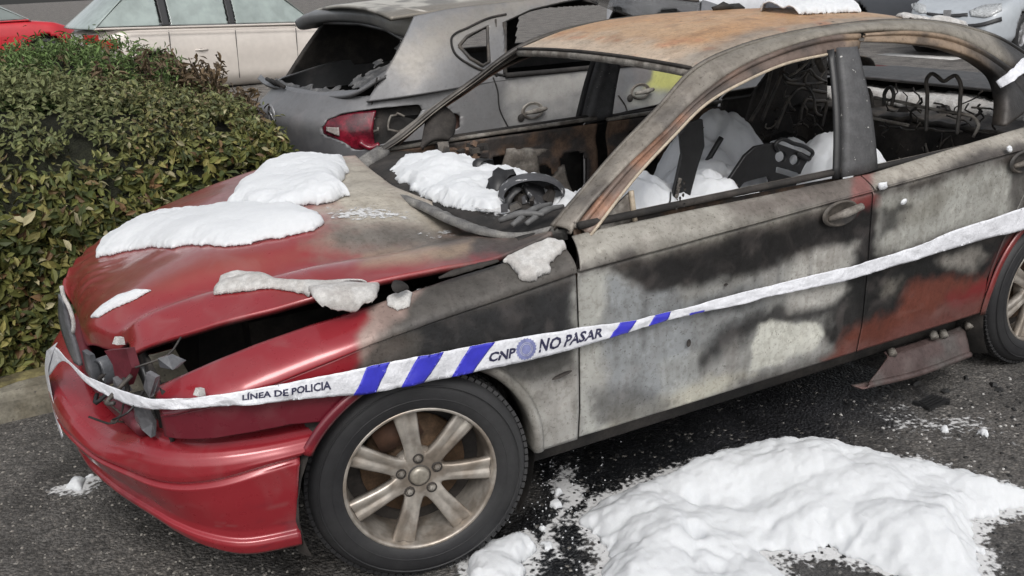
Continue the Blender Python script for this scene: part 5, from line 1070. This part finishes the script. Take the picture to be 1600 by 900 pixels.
# ------------------------------------------------------------ the scorched grey hatchback behind
HC = 2.33
hat = empty('scorched_hatchback', (.5, HC, 0), 'scorched silver grey hatchback with broken rear window and a half melted red tail lamp', 'car'); ho = np.array([.5, HC, 0])
GREY = (.16, .165, .175)
HL = [((.175,.175,.178), 1, 22, [(560,120),(700,30),(900,-20),(1000,60),(940,300),(640,300),(600,170)]),
      ((.17,.17,.175), .8, 20, [(380,150),(570,150),(590,130),(640,190),(560,300),(380,300)]),
      ((.06,.06,.07), .8, 30, [(380,215),(500,225),(560,240),(640,300),(380,330)]),
      ((.25,.23,.20), .7, 18, [(600,90),(680,30),(860,-20),(930,-20),(720,60),(640,130)]),
      ((.42,.41,.39), .8, 10, [(796,125),(940,112),(940,140),(850,160),(790,158)]),
      ((.36,.355,.345), .8, 14, [(790,200),(930,165),(930,150),(800,170)]),
      ((.58,.58,.20,.1), .95, 5, [(1018,100),(1068,104),(1062,138),(1008,140),(1012,128),(1020,120)]),
      ((.20,.19,.19), .95, 4, [(990,100),(1016,100),(1018,118),(1008,128),(990,130)]),
      ((.42,.42,.38), .8, 8, [(985,138),(1070,138),(1060,170),(985,165)])]
def paint_hat(P):
    P = P+ho; c = np.tile(GREY+(.15,), (len(P), 1)); return clean(lay(proj(P), P, c, HL, 7), P)
M_HAT = M_HATP
hplan = [(4.2,1.55),(3.4,1.47),(2.4,1.44),(1.6,1.445),(1.2,1.46),(.98,1.50),(.80,1.57),(.68,1.66),(.60,1.80),(.53,2.0),(.50,2.33)]
hplan = hplan+[(x, 2*HC-y) for x, y in hplan[-2::-1]]
def hsec(z): return np.interp(z, [.2,.32,.45,.6,.8,.95,1.05,1.09], [.05,.0,-.02,.0,.0,.008,.014,.02]), np.interp(z, [.2,.4,.55,.62,.8,.92,1.02,1.09], [.02,-.08,-.10,-.03,-.03,-.03,.05,.10])
rows = []
for z in (.20,.24,.32,.42,.54,.58,.62,.72,.82,.90,.94,.98,1.03,1.07,1.09):
    ins, rx = hsec(z); rows.append([(x+rx*sm(1.3, .55, x), HC+(y-HC)*(1-ins/.88), z) for x, y in hplan])
G = loft(rows, 340, 130); G[..., 2] -= .05*sm(1.25, .75, G[..., 0])*sm(.88, 1.09, G[..., 2])
U = proj(G)
tlm = [(502,200),(512,185),(535,176),(580,170),(655,163),(658,175),(640,205),(600,225),(558,236),(535,222),(505,212)]
hs_ = -psd(U, tlm); hs_[G[..., 1] > 1.9] = 5.
fu_ = -psd(U, circ(707, 190, 12, 1.2)); fu_[G[..., 1] > 1.9] = 5.; hs_ = np.minimum(np.minimum(hs_, fu_), (np.hypot(G[..., 0]-1.35, G[..., 2]-.30)-.33)*300)
bodyh = grid('body', G-ho, M_HAT, hat, .012, paint=paint_hat, sdf=hs_, flip=True)
Gi = loft([[(x+.05, HC+(y-HC)*.93, z) for x, y in hplan] for z in (.2, .6, .93)], 80, 8); grid('body_interior', Gi-ho, M_PIT, hat, .01)
Gf = loft([[(x, y, .25) for y in (1.6, 3.0)] for x in (.7, 4.0)], 6, 6); grid('floor_pan', Gf-ho, M_PIT, hat, .01)
Gf = loft([[(x, y, z) for y in (1.6, 2.3, 3.0)] for x, z in ((1.5, .3), (1.6, .7), (1.7, 1.02))], 20, 12); Gf += .02*fbm(Gf, 8, 3, 3)[..., None]; grid('rear_seat_back', Gf-ho, M_PIT, hat, .04)
# greenhouse side: belt to roof rail
def gh(yb, yt, sg):
    rail = [(1.13, 1.415), (1.30, 1.437), (1.6, 1.452), (2.0, 1.462), (2.6, 1.45), (3.0, 1.40), (3.4, 1.27), (3.9, 1.09)]
    belt = [(.80, 1.02), (1.0, 1.04), (1.5, 1.065), (2.0, 1.07), (2.6, 1.065), (3.1, 1.06), (3.6, 1.05), (4.1, 1.05)]
    A = [(x, (yb-.0+(1.58-1.46)*sm(1.05, .78, x)) if sg < 0 else yb, z) for x, z in belt]; B = [(x, yt, z) for x, z in rail]; n_ = 200
    a = spl(A, n_); b_ = spl(B, n_); t = np.linspace(0, 1, 60)[:, None, None]; G = a[None]*(1-t)+b_[None]*t; G[..., 1] -= .035*np.sin(np.pi*t[..., 0])*(1 if sg < 0 else -1); return G
Gh = gh(1.462, 1.66, -1); U = proj(Gh)
qwin = [(718,72),(730,58),(762,40),(764,98),(752,102),(735,92)]
dwin = [(787,34),(830,14),(880,2),(960,-12),(1100,-30),(1090,100),(940,104),(790,116)]
mk = np.minimum(-psd(U, qwin), -psd(U, dwin))
grid('window_frame', Gh-ho, M_HAT, hat, .025, paint=paint_hat, sdf=mk, flip=False)
Gm = Gh.copy(); Gm[..., 1] = 2*HC-Gm[..., 1]; mm_ = np.ones(Gm.shape[:2], bool); ss = Gm[..., 0]; zz = (Gm[..., 2]-1.08)/.34
mm_ &= ~((ss > 1.65) & (ss < 2.45) & (zz > .08) & (zz < .85)); mm_ &= ~((ss > 2.55) & (ss < 3.3) & (zz > .08) & (zz < .8))
grid('window_frame', Gm-ho, M_SOOT, hat, .025, mask=mm_, flip=True)
for poly, r_ in ((qwin, .010), ([(787,34),(790,116)], .012), ([(773,30),(776,120)], .006)):
    pts = [Gh[np.unravel_index(np.argmin(((U-np.array(q))**2).sum(-1)), U.shape[:2])]+np.array([0, -.004, 0]) for q in (poly+[poly[0]] if len(poly) > 2 else poly)]
    tube('window_rubber', np.array(pts)-ho, r_, M_CHAR, hat, 6)
tube('window_rubber', np.array([PY(790,118,1.455), PY(860,112,1.455), PY(945,104,1.455), PY(1070,95,1.455)])-ho, .014, M_SOOT, hat, 6, 20)
tube('window_rubber', np.array([Gh[np.unravel_index(np.argmin(((U-np.array(q))**2).sum(-1)), U.shape[:2])]+np.array([0, -.006, 0]) for q in ((790,22),(768,27),(735,43),(704,61),(711,82),(738,103),(765,112),(790,118))])-ho, .006, M_SOOT, hat, 6, 50)
# roof with burnt white film
Gr = loft([[(x, HC+k*(HC-1.66)*(1 if abs(k) < .99 else 1), z+.05*(1-abs(k)**2.2)) for x, z in ((1.0+.0*abs(k),1.418),(1.3,1.437),(1.6,1.452),(2.0,1.462),(2.6,1.45),(3.0,1.40))] for k in (-1, -.8, -.4, 0, .4, .8, 1)], 110, 70)
def paint_hroof(P):
    P = P+ho; c = np.tile([.50, .48, .43, 0], (len(P), 1)); n = sm(0, .3, fbm(P, 6, 4, 2))[:, None]; c = c*(1-n)+np.array([.22, .21, .19, 0])*n; e = sm(1.85, 1.75, P[:, 1])[:, None]; return clean(c*(1-e)+np.array([.22, .20, .17, 0])*e, P)
grid('roof', Gr-ho, M_HAT, hat, .02, paint=paint_hroof)
# spoiler
tr = pys([(663,80,1.63),(658,66,1.68),(645,52,1.75),(607,40,1.95),(575,27,2.2),(540,22,2.45),(500,23,2.75),(470,29,2.95),(461,35,3.02)])
fr = [(1.22,1.665,1.432),(1.18,1.70,1.445),(1.15,1.80,1.452),(1.12,2.0,1.468),(1.10,2.3,1.475),(1.08,2.5,1.473),(1.06,2.8,1.455),(1.06,2.95,1.44),(1.08,3.0,1.425)]
lo = [np.array(p)+np.array([.01, 0, -.03]) for p in tr]; lo2 = [np.array(p)+np.array([.14, 0, -.045]) for p in tr]
Gp = loft([fr, [(np.array(a)*.5+np.array(b_)*.5+np.array([0, 0, .008])) for a, b_ in zip(fr, tr)], tr, lo, lo2], 70, 26); Gp[..., 2] += .003*fbm(Gp, 6, 3, 2)
def paint_spoil(P):
    P = P+ho; c = np.tile([.16, .165, .17, .2], (len(P), 1)); n = sm(1.0, 1.25, P[:, 0]+.12*fbm(P, 6, 3, 2))[:, None]; return clean(c*(1-n)+np.array([.45, .43, .39, 0])*n, P)
grid('spoiler', Gp-ho, M_HAT, hat, .01, paint=paint_spoil, flip=False)
# tailgate round the broken rear window
wb_ = pys([(590,121,1.56),(556,143,1.63),(502,150,1.9),(450,141,2.3),(412,131,2.7),(402,123,2.9)])
wt_ = [np.array(p)+np.array([.07, 0, -.04]) for p in tr[::1]]; wt_ = spl(wt_, 40); wbs = spl(wb_, 40); tq = np.linspace(0, 1, 60)[:, None, None]
Gt = spl(wb_, 160)[None]*(1-tq)+spl(wt_, 160)[None]*tq; Gt[..., 0] -= .02*np.sin(np.pi*tq[..., 0]); U = proj(Gt)
rw = [(404,112),(415,88),(440,58),(466,36),(500,34),(560,36),(600,45),(640,68),(652,80),(625,98),(600,112),(560,140),(500,144),(450,135),(412,121)]
grid('tailgate_frame', Gt-ho, M_HAT, hat, .02, paint=paint_hat, sdf=-psd(U, rw), flip=True)
M_GL = glassmat('sooty_glass', (.30,.31,.31), .55); M_GLD = mat('crazed_glass', (.16,.155,.15), .4, scale=25, mott=.6, bump=.5, bdist=.01, col2=(.08,.08,.08), s2=18)
s1 = psd(U+np.stack([fbm(Gt, 14, 4, 3)*16, fbm(Gt, 14, 4, 5)*16], -1), [(655,72),(640,62),(622,60),(618,84),(590,100),(560,122),(545,134),(558,144),(605,114),(650,88)])
grid('glass_remnant', Gt+np.array([.012, 0, 0])-ho, M_GLD, hat, .004, sdf=s1, flip=True)
s1 = psd(U+np.stack([fbm(Gt, 18, 4, 9)*10, fbm(Gt, 18, 4, 2)*10], -1), [(425,122),(450,128),(470,134),(520,138),(560,140),(500,150),(430,132)])
grid('glass_remnant', Gt+np.array([.010, 0, 0])-ho, M_GLD, hat, .004, sdf=s1, flip=True)
for a in range(3): tube('wiper_remnant', np.array([wb_[3+0]+np.array([-.02, .3*a*.3, .02]), wb_[3]+np.array([-.03, .12+.1*a, .04])])-ho, .012, M_SOOT, hat, 6)
# seam between tailgate and side
sm_ = [Gt[0, 0]+np.array([.0, 0, 0])]+pys([(586,140,1.585),(581,168,1.60)])
tube('tailgate_seam', np.array([p+np.array([-.004, -.004, 0]) for p in sm_])-ho, .004, M_SOOT, hat, 5, 12)
def on_side(px, py, off=.004):
    d = _ray(px, py); Uc = proj(G); k = np.unravel_index(np.argmin(((Uc-np.array([px, py]))**2).sum(-1)+1e3*(G[..., 1] > 2.9)), Uc.shape[:2]); return G[k]-d/np.linalg.norm(d)*off
tube('door_seam', np.array([on_side(*q) for q in ((770,106),(775,140),(784,170),(795,200))])-ho, .004, M_SOOT, hat, 5, 16)
tube('door_seam', np.array([on_side(*q) for q in ((968,150),(975,165),(985,190))])-ho, .004, M_SOOT, hat, 5, 10)
# lamp: red lens on the tailgate side, burnt-out bowl on the wing
Gl = loft([[on_side(*q, -.01) for q in r_] for r_ in ([(504,208),(530,221),(556,234),(585,230)], [(503,200),(530,200),(555,200),(585,198)], [(512,186),(530,180),(555,175),(585,171)])], 24, 16)
M_LENS = mat('red_lamp_lens', (.24,.012,.03), .22, scale=25, mott=.5, bump=.2, coat=.4, col2=(.10,.01,.02), s2=12)
lamp = grid('tail_lamp', Gl-ho, M_LENS, hat, .02, flip=False)
Gl2 = loft([[on_side(*q, -.002) for q in r_] for r_ in ([(508,206),(520,211),(530,212)], [(508,198),(518,198),(531,200)])], 8, 6); grid('reversing_lens', Gl2-ho, mat('clear_lens', (.45,.40,.38), .3, scale=30, mott=.4), lamp, .004, flip=False)
Gl = loft([[on_side(*q, -.055) for q in r_] for r_ in ([(560,238),(600,226),(640,206)], [(566,200),(610,195),(656,186)], [(575,168),(610,165),(660,162)])], 24, 16)
lw = grid('melted_lamp_bowl', Gl-ho, M_SOOT, hat, .01, flip=False)
for px, py, rad in ((577,195,15),(622,192,17)):
    tube('bulb_ring', np.array([on_side(px+rad*math.cos(t), py+rad*.8*math.sin(t), -.02) for t in np.linspace(.3, 5.4, 16)])-ho, .006, M_ASH, lw, 5)
tube('melted_drip', np.array([on_side(560,222,0), on_side(575,232,.0), on_side(592,226,0)])-ho, .015, M_LENS, lamp, 6, 10)
# fuel flap recess, handles, maker's ring badge
cfl = on_side(707, 190, -.05); V, F = lathe([(.001,.0),(.07,.0),(.075,-.03),(.08,-.045)], 20); mesh('fuel_recess', [np.array(v)*np.array([.8,1,1])+cfl-ho for v in V], F, mat('rusty_recess', (.08,.04,.03), .8), hat)
for px, py in ((830,172),(998,143)):
    c = on_side(px, py, .0); V, F = lathe([(.001,.004),(.04,.002),(.055,-.006),(.06,-.008),(.064,0)], 22); mesh('handle_cup', [np.array(v)*np.array([1.1,1,.75])+c-ho for v in V], F, M_ASH, hat)
    tube('door_handle', np.array([c+np.array([-.06,-.03,-.005]), c+np.array([0,-.05,.004]), c+np.array([.07,-.03,.008])])-ho, [.009,.016,.010], M_ASH, hat, 7, 8)
    mesh('lock_hole', *[(lambda v, f: ([np.array(q)+c+np.array([-.075, -.006, -.03])-ho for q in v], f))(*lathe([(.001,-.004),(.02,-.003),(.022,0)], 12))][0], M_SOOT, hat)
cb = on_side(426, 181, .01); V, F = [], []
Rb = rotz(math.radians(-90)); v1_, f1_ = lathe([(.046,.0),(.050,-.010),(.058,-.010),(.062,0)], 30); v2_, f2_ = box((0,-.006,0), (.12,.008,.014), roty(.35)); v3_, f3_ = box((-.02,-.006,.012), (.06,.008,.012), roty(.35)); v, f = join([(v1_, f1_), (v2_, f2_), (v3_, f3_)])
mesh('maker_badge', [Rb@np.array(q)+cb-ho for q in v], f, mat('dull_chrome', (.45,.45,.46), .35, metal=.6, scale=40), hat)
cb = on_side(424, 207, .008); v, f = box((0,0,0), (.012,.10,.022)); mesh('tailgate_button', [np.array(q)+cb-ho for q in v], f, MATS['dull_chrome'], hat)
for wx in (1.35, 3.75):
    for wy, sg in ((1.56, 1), (3.10, -1)):
        wv = link('wheel', None, hat); wv.location = np.array([wx, wy, .30])-ho
        V, F = lathe([(.20,-.09),(.26,-.10),(.30,-.08),(.305,0),(.30,.08),(.2,.09)], 32); mesh('tyre', [(v[0], v[1]*sg, v[2]) for v in V], F, M_TYRE, wv)
        V, F = lathe([(.001,-.05),(.08,-.06),(.19,-.06),(.2,-.08),(.21,-.085)], 32); mesh('rim', [(v[0], v[1]*sg, v[2]) for v in V], F, M_CHAR, wv)
# front end, outside the picture
Gn = loft([[(4.05, y, z) for y, z in ((1.55,1.0),(2.33,1.06),(3.11,1.0))], [(4.5, y, z) for y, z in ((1.62,.92),(2.33,.98),(3.04,.92))], [(4.75, y, z) for y, z in ((1.8,.7),(2.33,.75),(2.86,.7))], [(4.75, y, z) for y, z in ((1.8,.25),(2.33,.25),(2.86,.25))]], 20, 20); grid('front_end', Gn-ho, M_CHAR, hat, .01, flip=True)
Gn = loft([[(3.0, y, 1.40) for y in (1.70, 2.33, 2.96)], [(3.9, y, 1.07) for y in (1.55, 2.33, 3.11)]], 10, 8); grid('windscreen', Gn-ho, M_GL, hat, .005, flip=True)

# ------------------------------------------------------------ whole cars parked farther back
def paintm(name, c, coat=.5): return mat(name, c, .35, scale=3, mott=.08, bump=0, coat=coat)
M_WIN = mat('window_glass', (.16,.19,.18), .08, scale=2, mott=.15, bump=0, spec=.9); M_TRIM = mat('black_trim', (.03,.03,.032), .5, scale=30, mott=.1, bump=0)
M_HEADL = mat('headlamp_glass', (.55,.57,.58), .12, scale=40, mott=.4, bump=.1); M_TAILL = mat('bright_red_lens', (.42,.03,.025), .25, scale=30, mott=.3)
def bgcar(name, label, org, ang, pm, L=4.2, Wd=.86, deck=((0,.75),(.1,.92),(.35,1.0),(1.0,1.0),(3.1,.98),(3.6,.92),(4.0,.78),(4.2,.62)), cab=(.25,.9,2.3,3.15,1.45), wins=((.75,1.25),(1.32,2.15),(2.22,2.95)), wheels=(.75,3.35), screen_m=None, lamps=True, tilt=0.):
    """x=0 is the tail, x=L the nose; near side is y=-Wd"""
    root = empty(name, org, label, 'car'); root.rotation_euler = (0, tilt, ang)
    st = np.linspace(0, 1, 60); xs = L*(.5-.5*np.cos(np.pi*st)); zt = np.interp(xs, *np.array(deck).T); q = np.abs(xs/L*2-1); wv = Wd*(1-.34*np.clip((q-.72)/.28, 0, 1)**2.2)
    wv[[0, -1]] *= .5; G = []
    for f, zz in ((.0, .20), (.93, .20), (.985, .28), (1, .45), (1, .62), (.985, .78), (.95, .9), (.90, .97), (.6, .985), (0, 1.0)):
        G.append(np.stack([xs, -wv*f, .20+(zt-.20)*((zz-.20)/.80)+0*xs], 1))
    G = np.array(G); full = np.concatenate([G, (G*np.array([1, -1, 1]))[::-1][1:]])
    X2, Z2 = full[..., 0], full[..., 2]; mk = np.ones(X2.shape, bool)
    D = loft([r_ for r_ in full], 200, 100); mk = ~(((D[..., 0]-wheels[0])**2+(D[..., 2]-.31)**2 < .36**2) | ((D[..., 0]-wheels[1])**2+(D[..., 2]-.31)**2 < .36**2)) | (np.abs(D[..., 1]) < Wd*.8)
    grid('body', D, pm, root, .01, mask=mk, flip=False)
    x0, x1, x2, x3, zr = cab; zb = float(np.interp((x1+x2)/2, *np.array(deck).T))-.01; wb, wr = Wd*.91, Wd*.70
    for sg in (-1, 1):
        T = np.linspace(0, 1, 40)[:, None]; S = np.linspace(0, 1, 180)[None]; x = (x0+(x1-x0)*T)*(1-S)+(x3+(x2-x3)*T)*S; z = zb+(zr-zb)*(T-.0)+0*S; z = z+.03*T*np.sin(np.pi*S)
        C_ = np.stack([x, sg*(wb+(wr-wb)*T**1.2)+0*x, z], -1); m2 = np.ones(x.shape, bool); inw = np.zeros(x.shape, bool)
        lo_, hi_ = .07, .84
        for a, b_ in wins:
            lean = (x0+(x1-x0)*T)-x0; slant_a = (a < x1+.05)*(x1-x0)*(T-.84); slant_b = (b_ > x2)*(x3-x2)*(.84-T)
            inw |= (x > a+slant_a) & (x < b_+slant_b-0) & (T+0*x > lo_) & (T+0*x < hi_)
        pil = np.zeros(x.shape, bool)
        for (a0_, b0_), (a1_, b1_) in zip(wins[:-1], wins[1:]):
            p_ = (x > b0_-.05) & (x < a1_+.05) & (T+0*x > lo_) & (T+0*x < hi_) & ~inw; pil |= p_
            grid('window_pillar', C_-np.array([0, sg*.004, 0]), M_TRIM, root, .02, mask=p_, flip=(sg > 0))
        grid('cabin_side', C_, pm, root, .03, mask=~(inw | pil), flip=(sg > 0))
        grid('side_window', C_-np.array([0, sg*.02, 0]), M_WIN, root, .004, mask=inw, flip=(sg > 0))
    R_ = np.array([[(x1+(x2-x1)*s_, wr*k*(1 if abs(k) < 1 else 1), zr+.03*math.sin(math.pi*s_)+.04*(1-k*k)) for s_ in np.linspace(0, 1, 30)] for k in np.linspace(-1, 1, 17)]); grid('roof', R_, pm, root, .02)
    for nm, a, b_ in (('rear_window', (x0, x1), 1), ('windscreen', (x3, x2), -1)):
        Gw = np.array([[(a[0]+(a[1]-a[0])*t-b_*.10*(1-k*k)*(1-t*.6), (wb+(wr-wb)*t)*k, zb+(zr-zb+.02)*t+.035*(1-k*k)*t) for k in np.linspace(-1, 1, 30)] for t in np.linspace(0, 1, 16)])
        grid(nm, Gw, screen_m or M_WIN, root, .01, flip=(b_ < 0))
        Gs_ = Gw[[0, 1]][:, ::1]; grid(nm+'_trim', Gs_-np.array([b_*.006, 0, 0]), M_TRIM, root, .006, flip=(b_ < 0))
    for wx in wheels:
        for sg in (-1, 1):
            wv_ = link('wheel', None, root); wv_.location = (wx, sg*(Wd-.11), .31); wv_.rotation_euler = (0, 0, 0 if sg < 0 else math.pi)
            V, F = lathe([(.2,-.09),(.22,-.1),(.28,-.1),(.305,-.07),(.31,0),(.3,.08),(.2,.09)], 32); mesh('tyre', V, F, M_TYRE, wv_)
            V, F = lathe([(.001,-.07),(.06,-.075),(.07,-.04),(.18,-.04),(.2,-.085),(.205,-.09)], 32); mesh('rim', V, F, MATS['dull_chrome'], wv_)
            for k in range(6): a = k*math.pi/3; v, f = box((.125, -.06, 0), (.13, .02, .045)); mesh('spoke', [roty(-a)@np.array(q) for q in v], f, MATS['dull_chrome'], wv_, smooth=False)
            V, F = lathe([(.33,-.05),(.35,.0),(.35,.2),(.02,.2)], 20); mesh('wheel_arch', V, F, M_SOOT, wv_)
    c_, s_ = math.cos(ang), math.sin(ang); Dw = np.stack([D[..., 0]*c_-D[..., 1]*s_, D[..., 0]*s_+D[..., 1]*c_, D[..., 2]], -1)+np.array(org)
    return root, Dw, zb, zr
def handle_bg(root, x, z, W_):
    v, f = tube(None, [(x-.1, -W_-.0, z), (x, -W_-.03, z+.005), (x+.1, -W_, z)], .014, None, None, 6); mesh('door_handle', v, f, MATS['beige_paint'], root); 
    V, F = lathe([(.001,-.002),(.05,-.002),(.06,.002)], 16); mesh('handle_cup', [(v[0]+x, v[1]-W_-.001, v[2]*.5+z-.005) for v in V], F, M_TRIM, root)
# beige estate: built in its own frame, near side through two belt points of the photograph
q1, q2 = PZ(190, 44, 1.02), PZ(500, 40, 1.02); 
ang = math.radians(10)
M_BEI = paintm('beige_paint', (.60,.55,.50))
e_ = np.array([math.cos(ang), math.sin(ang), 0]); nrm_ = np.array([-math.sin(ang), math.cos(ang), 0])
orgb = q1-e_*.45+nrm_*.80; orgb[2] = 0
be_, wb1, zb1, zr1 = bgcar('parked_estate_car', 'champagne beige car parked beyond the hedge with pale green tinted windows', tuple(orgb), ang, M_BEI, L=4.4, Wd=.88, cab=(.02,.62,2.9,3.5,1.52), wins=((.42,.98),(1.12,2.02),(2.14,3.1)), deck=((0,.80),(.06,.98),(.35,1.03),(1.0,1.04),(3.1,1.02),(3.7,.95),(4.2,.80),(4.4,.62)), wheels=(.8,3.5), tilt=.045)
M_WIN2 = mat('pale_tinted_glass', (.36,.42,.40), .1, scale=1.5, mott=.25, bump=0, spec=.8)
for o in be_.children:
    if o.name.startswith(('side_window', 'rear_window')) and 'trim' not in o.name: o.data.materials[0] = M_WIN2
def on_bg(root, ang, px, py, y):                             # point of the photograph on a car's side plane, in car coordinates
    n_ = np.array([-math.sin(ang), math.cos(ang), 0]); o_ = np.array(root.location); d = _ray(px, py); t = ((o_-CAM)@n_+y)/(d@n_); P = CAM+t*d-o_
    return np.array([P@np.array([math.cos(ang), math.sin(ang), 0]), P@n_, P[2]])
hb = on_bg(be_, ang, 311, 71, -.88); handle_bg(be_, hb[0], min(hb[2], .9), .875)
for (a, b_) in (((126,58),(150,68)),((146,62),(180,75))):
    pa, pb = on_bg(be_, ang, *a, -.86), on_bg(be_, ang, *b_, -.86); c_ = (pa+pb)/2; v, f = box((c_[0], -.86, c_[2]), (abs(pb[0]-pa[0]), .06, .13)); mesh('tail_lamp', v, f, M_TAILL, be_, smooth=False)
for xx in (1.05, 2.08, 3.1):
    v, f = box((xx, -.878, .62), (.008, .01, .75)); mesh('door_seam', v, f, M_TRIM, be_, smooth=False)
v, f = box((2.1, -.885, .98), (3.4, .01, .02)); mesh('belt_trim', v, f, M_BEI, be_, smooth=False)
# red car behind it
q = PZ(20, 36, .95); rd, *_ = bgcar('parked_red_car', 'bright red parked car at the far left edge beyond the beige car', (q[0]-2.9, q[1]+.2, 0), math.radians(8), paintm('bright_red_paint', (.50,.02,.03)), L=4.0, screen_m=M_WIN2)
# small silver hatchback facing the camera at the upper right
a206 = math.radians(197); f206 = PZ(1490, 26, .60); e_ = np.array([math.cos(a206), math.sin(a206), 0])
M_SIL = paintm('silver_paint', (.40,.43,.46)); o206 = f206-e_*3.78; o206[2] = 0
s6, *_6 = bgcar('parked_silver_hatchback', 'small silver hatchback parked facing the camera at the upper right corner', tuple(o206), a206, M_SIL, L=3.83, Wd=.82, deck=((0,.75),(.1,.95),(.5,1.0),(2.5,.98),(3.0,.92),(3.5,.80),(3.75,.66),(3.83,.5)), cab=(.1,.6,2.0,2.95,1.42), wins=((.45,1.1),(1.2,2.6)), wheels=(.6,3.05))
D6 = _6[0]; D6u = proj(D6); D6d = np.linalg.norm(D6-CAM, axis=-1); i6 = Matrix.Rotation(-a206, 3, 'Z')
def on6(px, py, off=.01):
    e = ((D6u-np.array([px, py]))**2).sum(-1)+6*(D6d-D6d.min())**2; k = np.unravel_index(np.argmin(e), e.shape); d = _ray(px, py); d /= np.linalg.norm(d); P = CAM+d*(((D6[k]-CAM)@d)-off); return np.array(i6 @ Vector(P-o206))
def strip6(name, top, bot, m_, nu=16, off=.02): a_, b_ = spl(np.array(top, float), nu), spl(np.array(bot, float), nu); Gq = np.array([[on6(*(a_[i]*(1-t)+b_[i]*t), off) for i in range(nu)] for t in (0, .33, .66, 1)]); return grid(name, Gq, m_, s6, .01, flip=True)
strip6('headlamp', [(1514,17),(1535,8),(1565,5)], [(1517,25),(1540,27),(1566,16)], M_HEADL); strip6('headlamp', [(1424,6),(1432,4),(1446,8)], [(1424,13),(1436,20),(1448,20)], M_HEADL)
strip6('grille', [(1448,19),(1480,22),(1512,20)], [(1448,23),(1480,27),(1512,25)], M_TRIM); strip6('bumper_strip', [(1438,28),(1480,36),(1530,36),(1565,26)], [(1440,34),(1480,42),(1530,42),(1566,33)], M_TRIM)
c_ = on6(1480, 22, .04); v, f = box(c_, (.03,.11,.12), rotz(0)); mesh('maker_badge', v, f, MATS['dull_chrome'], s6, smooth=False)
# pale van-like car and dark car whose lower parts show above the roof
qd = PZ(1110, 4, .75); wh, *_ = bgcar('parked_white_car', 'white car parked beyond the burnt car roof', (qd[0]-1.6, qd[1]+1.0, 0), math.radians(-12), paintm('white_paint', (.62,.63,.66)), L=4.3)
qd = PZ(1385, 8, .6); dk_, *_ = bgcar('parked_dark_car', 'dark grey car parked between the white car and the silver hatchback', (qd[0]-1.2, qd[1]+1.2, 0), math.radians(-20), paintm('dark_grey_paint', (.07,.075,.085)), L=4.3)
# painted marks on the far road
def mark(name, px0, px1, wd, m_, z=.006):
    a, b_ = PZ(*px0, z), PZ(*px1, z); d = (b_-a)/np.linalg.norm(b_-a); n_ = np.array([-d[1], d[0], 0])*wd/2; G = np.array([[a-n_, b_-n_], [a+n_, b_+n_]]); grid(name, spl(G, 2) if False else G, m_, None, .003, kind='structure')
mark('road_line', (1380,84), (1500,92), .35, mat('worn_white_line', (.55,.54,.52), .8, scale=8, mott=.35))
mark('red_road_patch', (1330,112), (1402,104), .8, mat('faded_red_paint', (.28,.07,.06), .8, scale=6, mott=.4))
# things on the burnt roof
foam_on(zoomgrid(G=roofG, r0=0, r1=roofG.shape[0], c0=60, c1=roofG.shape[1], nv=160, nu=200), [(1185,22),(1200,6),(1240,0),(1290,2),(1330,12),(1345,20),(1290,22),(1240,24)], .05, 91, 'white foam lying along the far side of the rusty roof', 14, .4, edge=4)
foam_on(zoomgrid(G=roofG, r0=0, r1=roofG.shape[0], c0=60, c1=roofG.shape[1], nv=160, nu=200), [(1400,24),(1440,22),(1480,30),(1515,42),(1500,48),(1450,32),(1410,30)], .02, 92, 'thin ragged foam at the back edge of the roof', 8, .6, M_FOAMD, edge=4)
for (px, py) in ((1130,12),(1146,13)):
    c = PY(px, py, .18); V, F = lathe([(.001,-.02),(.03,-.012),(.038,.004),(.02,.016),(.001,.018)], 9); Vv = np.array([(v[0]*1.5, v[2], v[1]) for v in V])+c; Vv += .01*fbm(Vv, 40, 2, 3)[:, None]
    mesh('charred_lump', Vv, F, M_SOOT, None, label='larger charred lump on the far edge of the rusty roof' if px == 1130 else 'charred lump right beside the larger one on the roof edge', cat='debris')
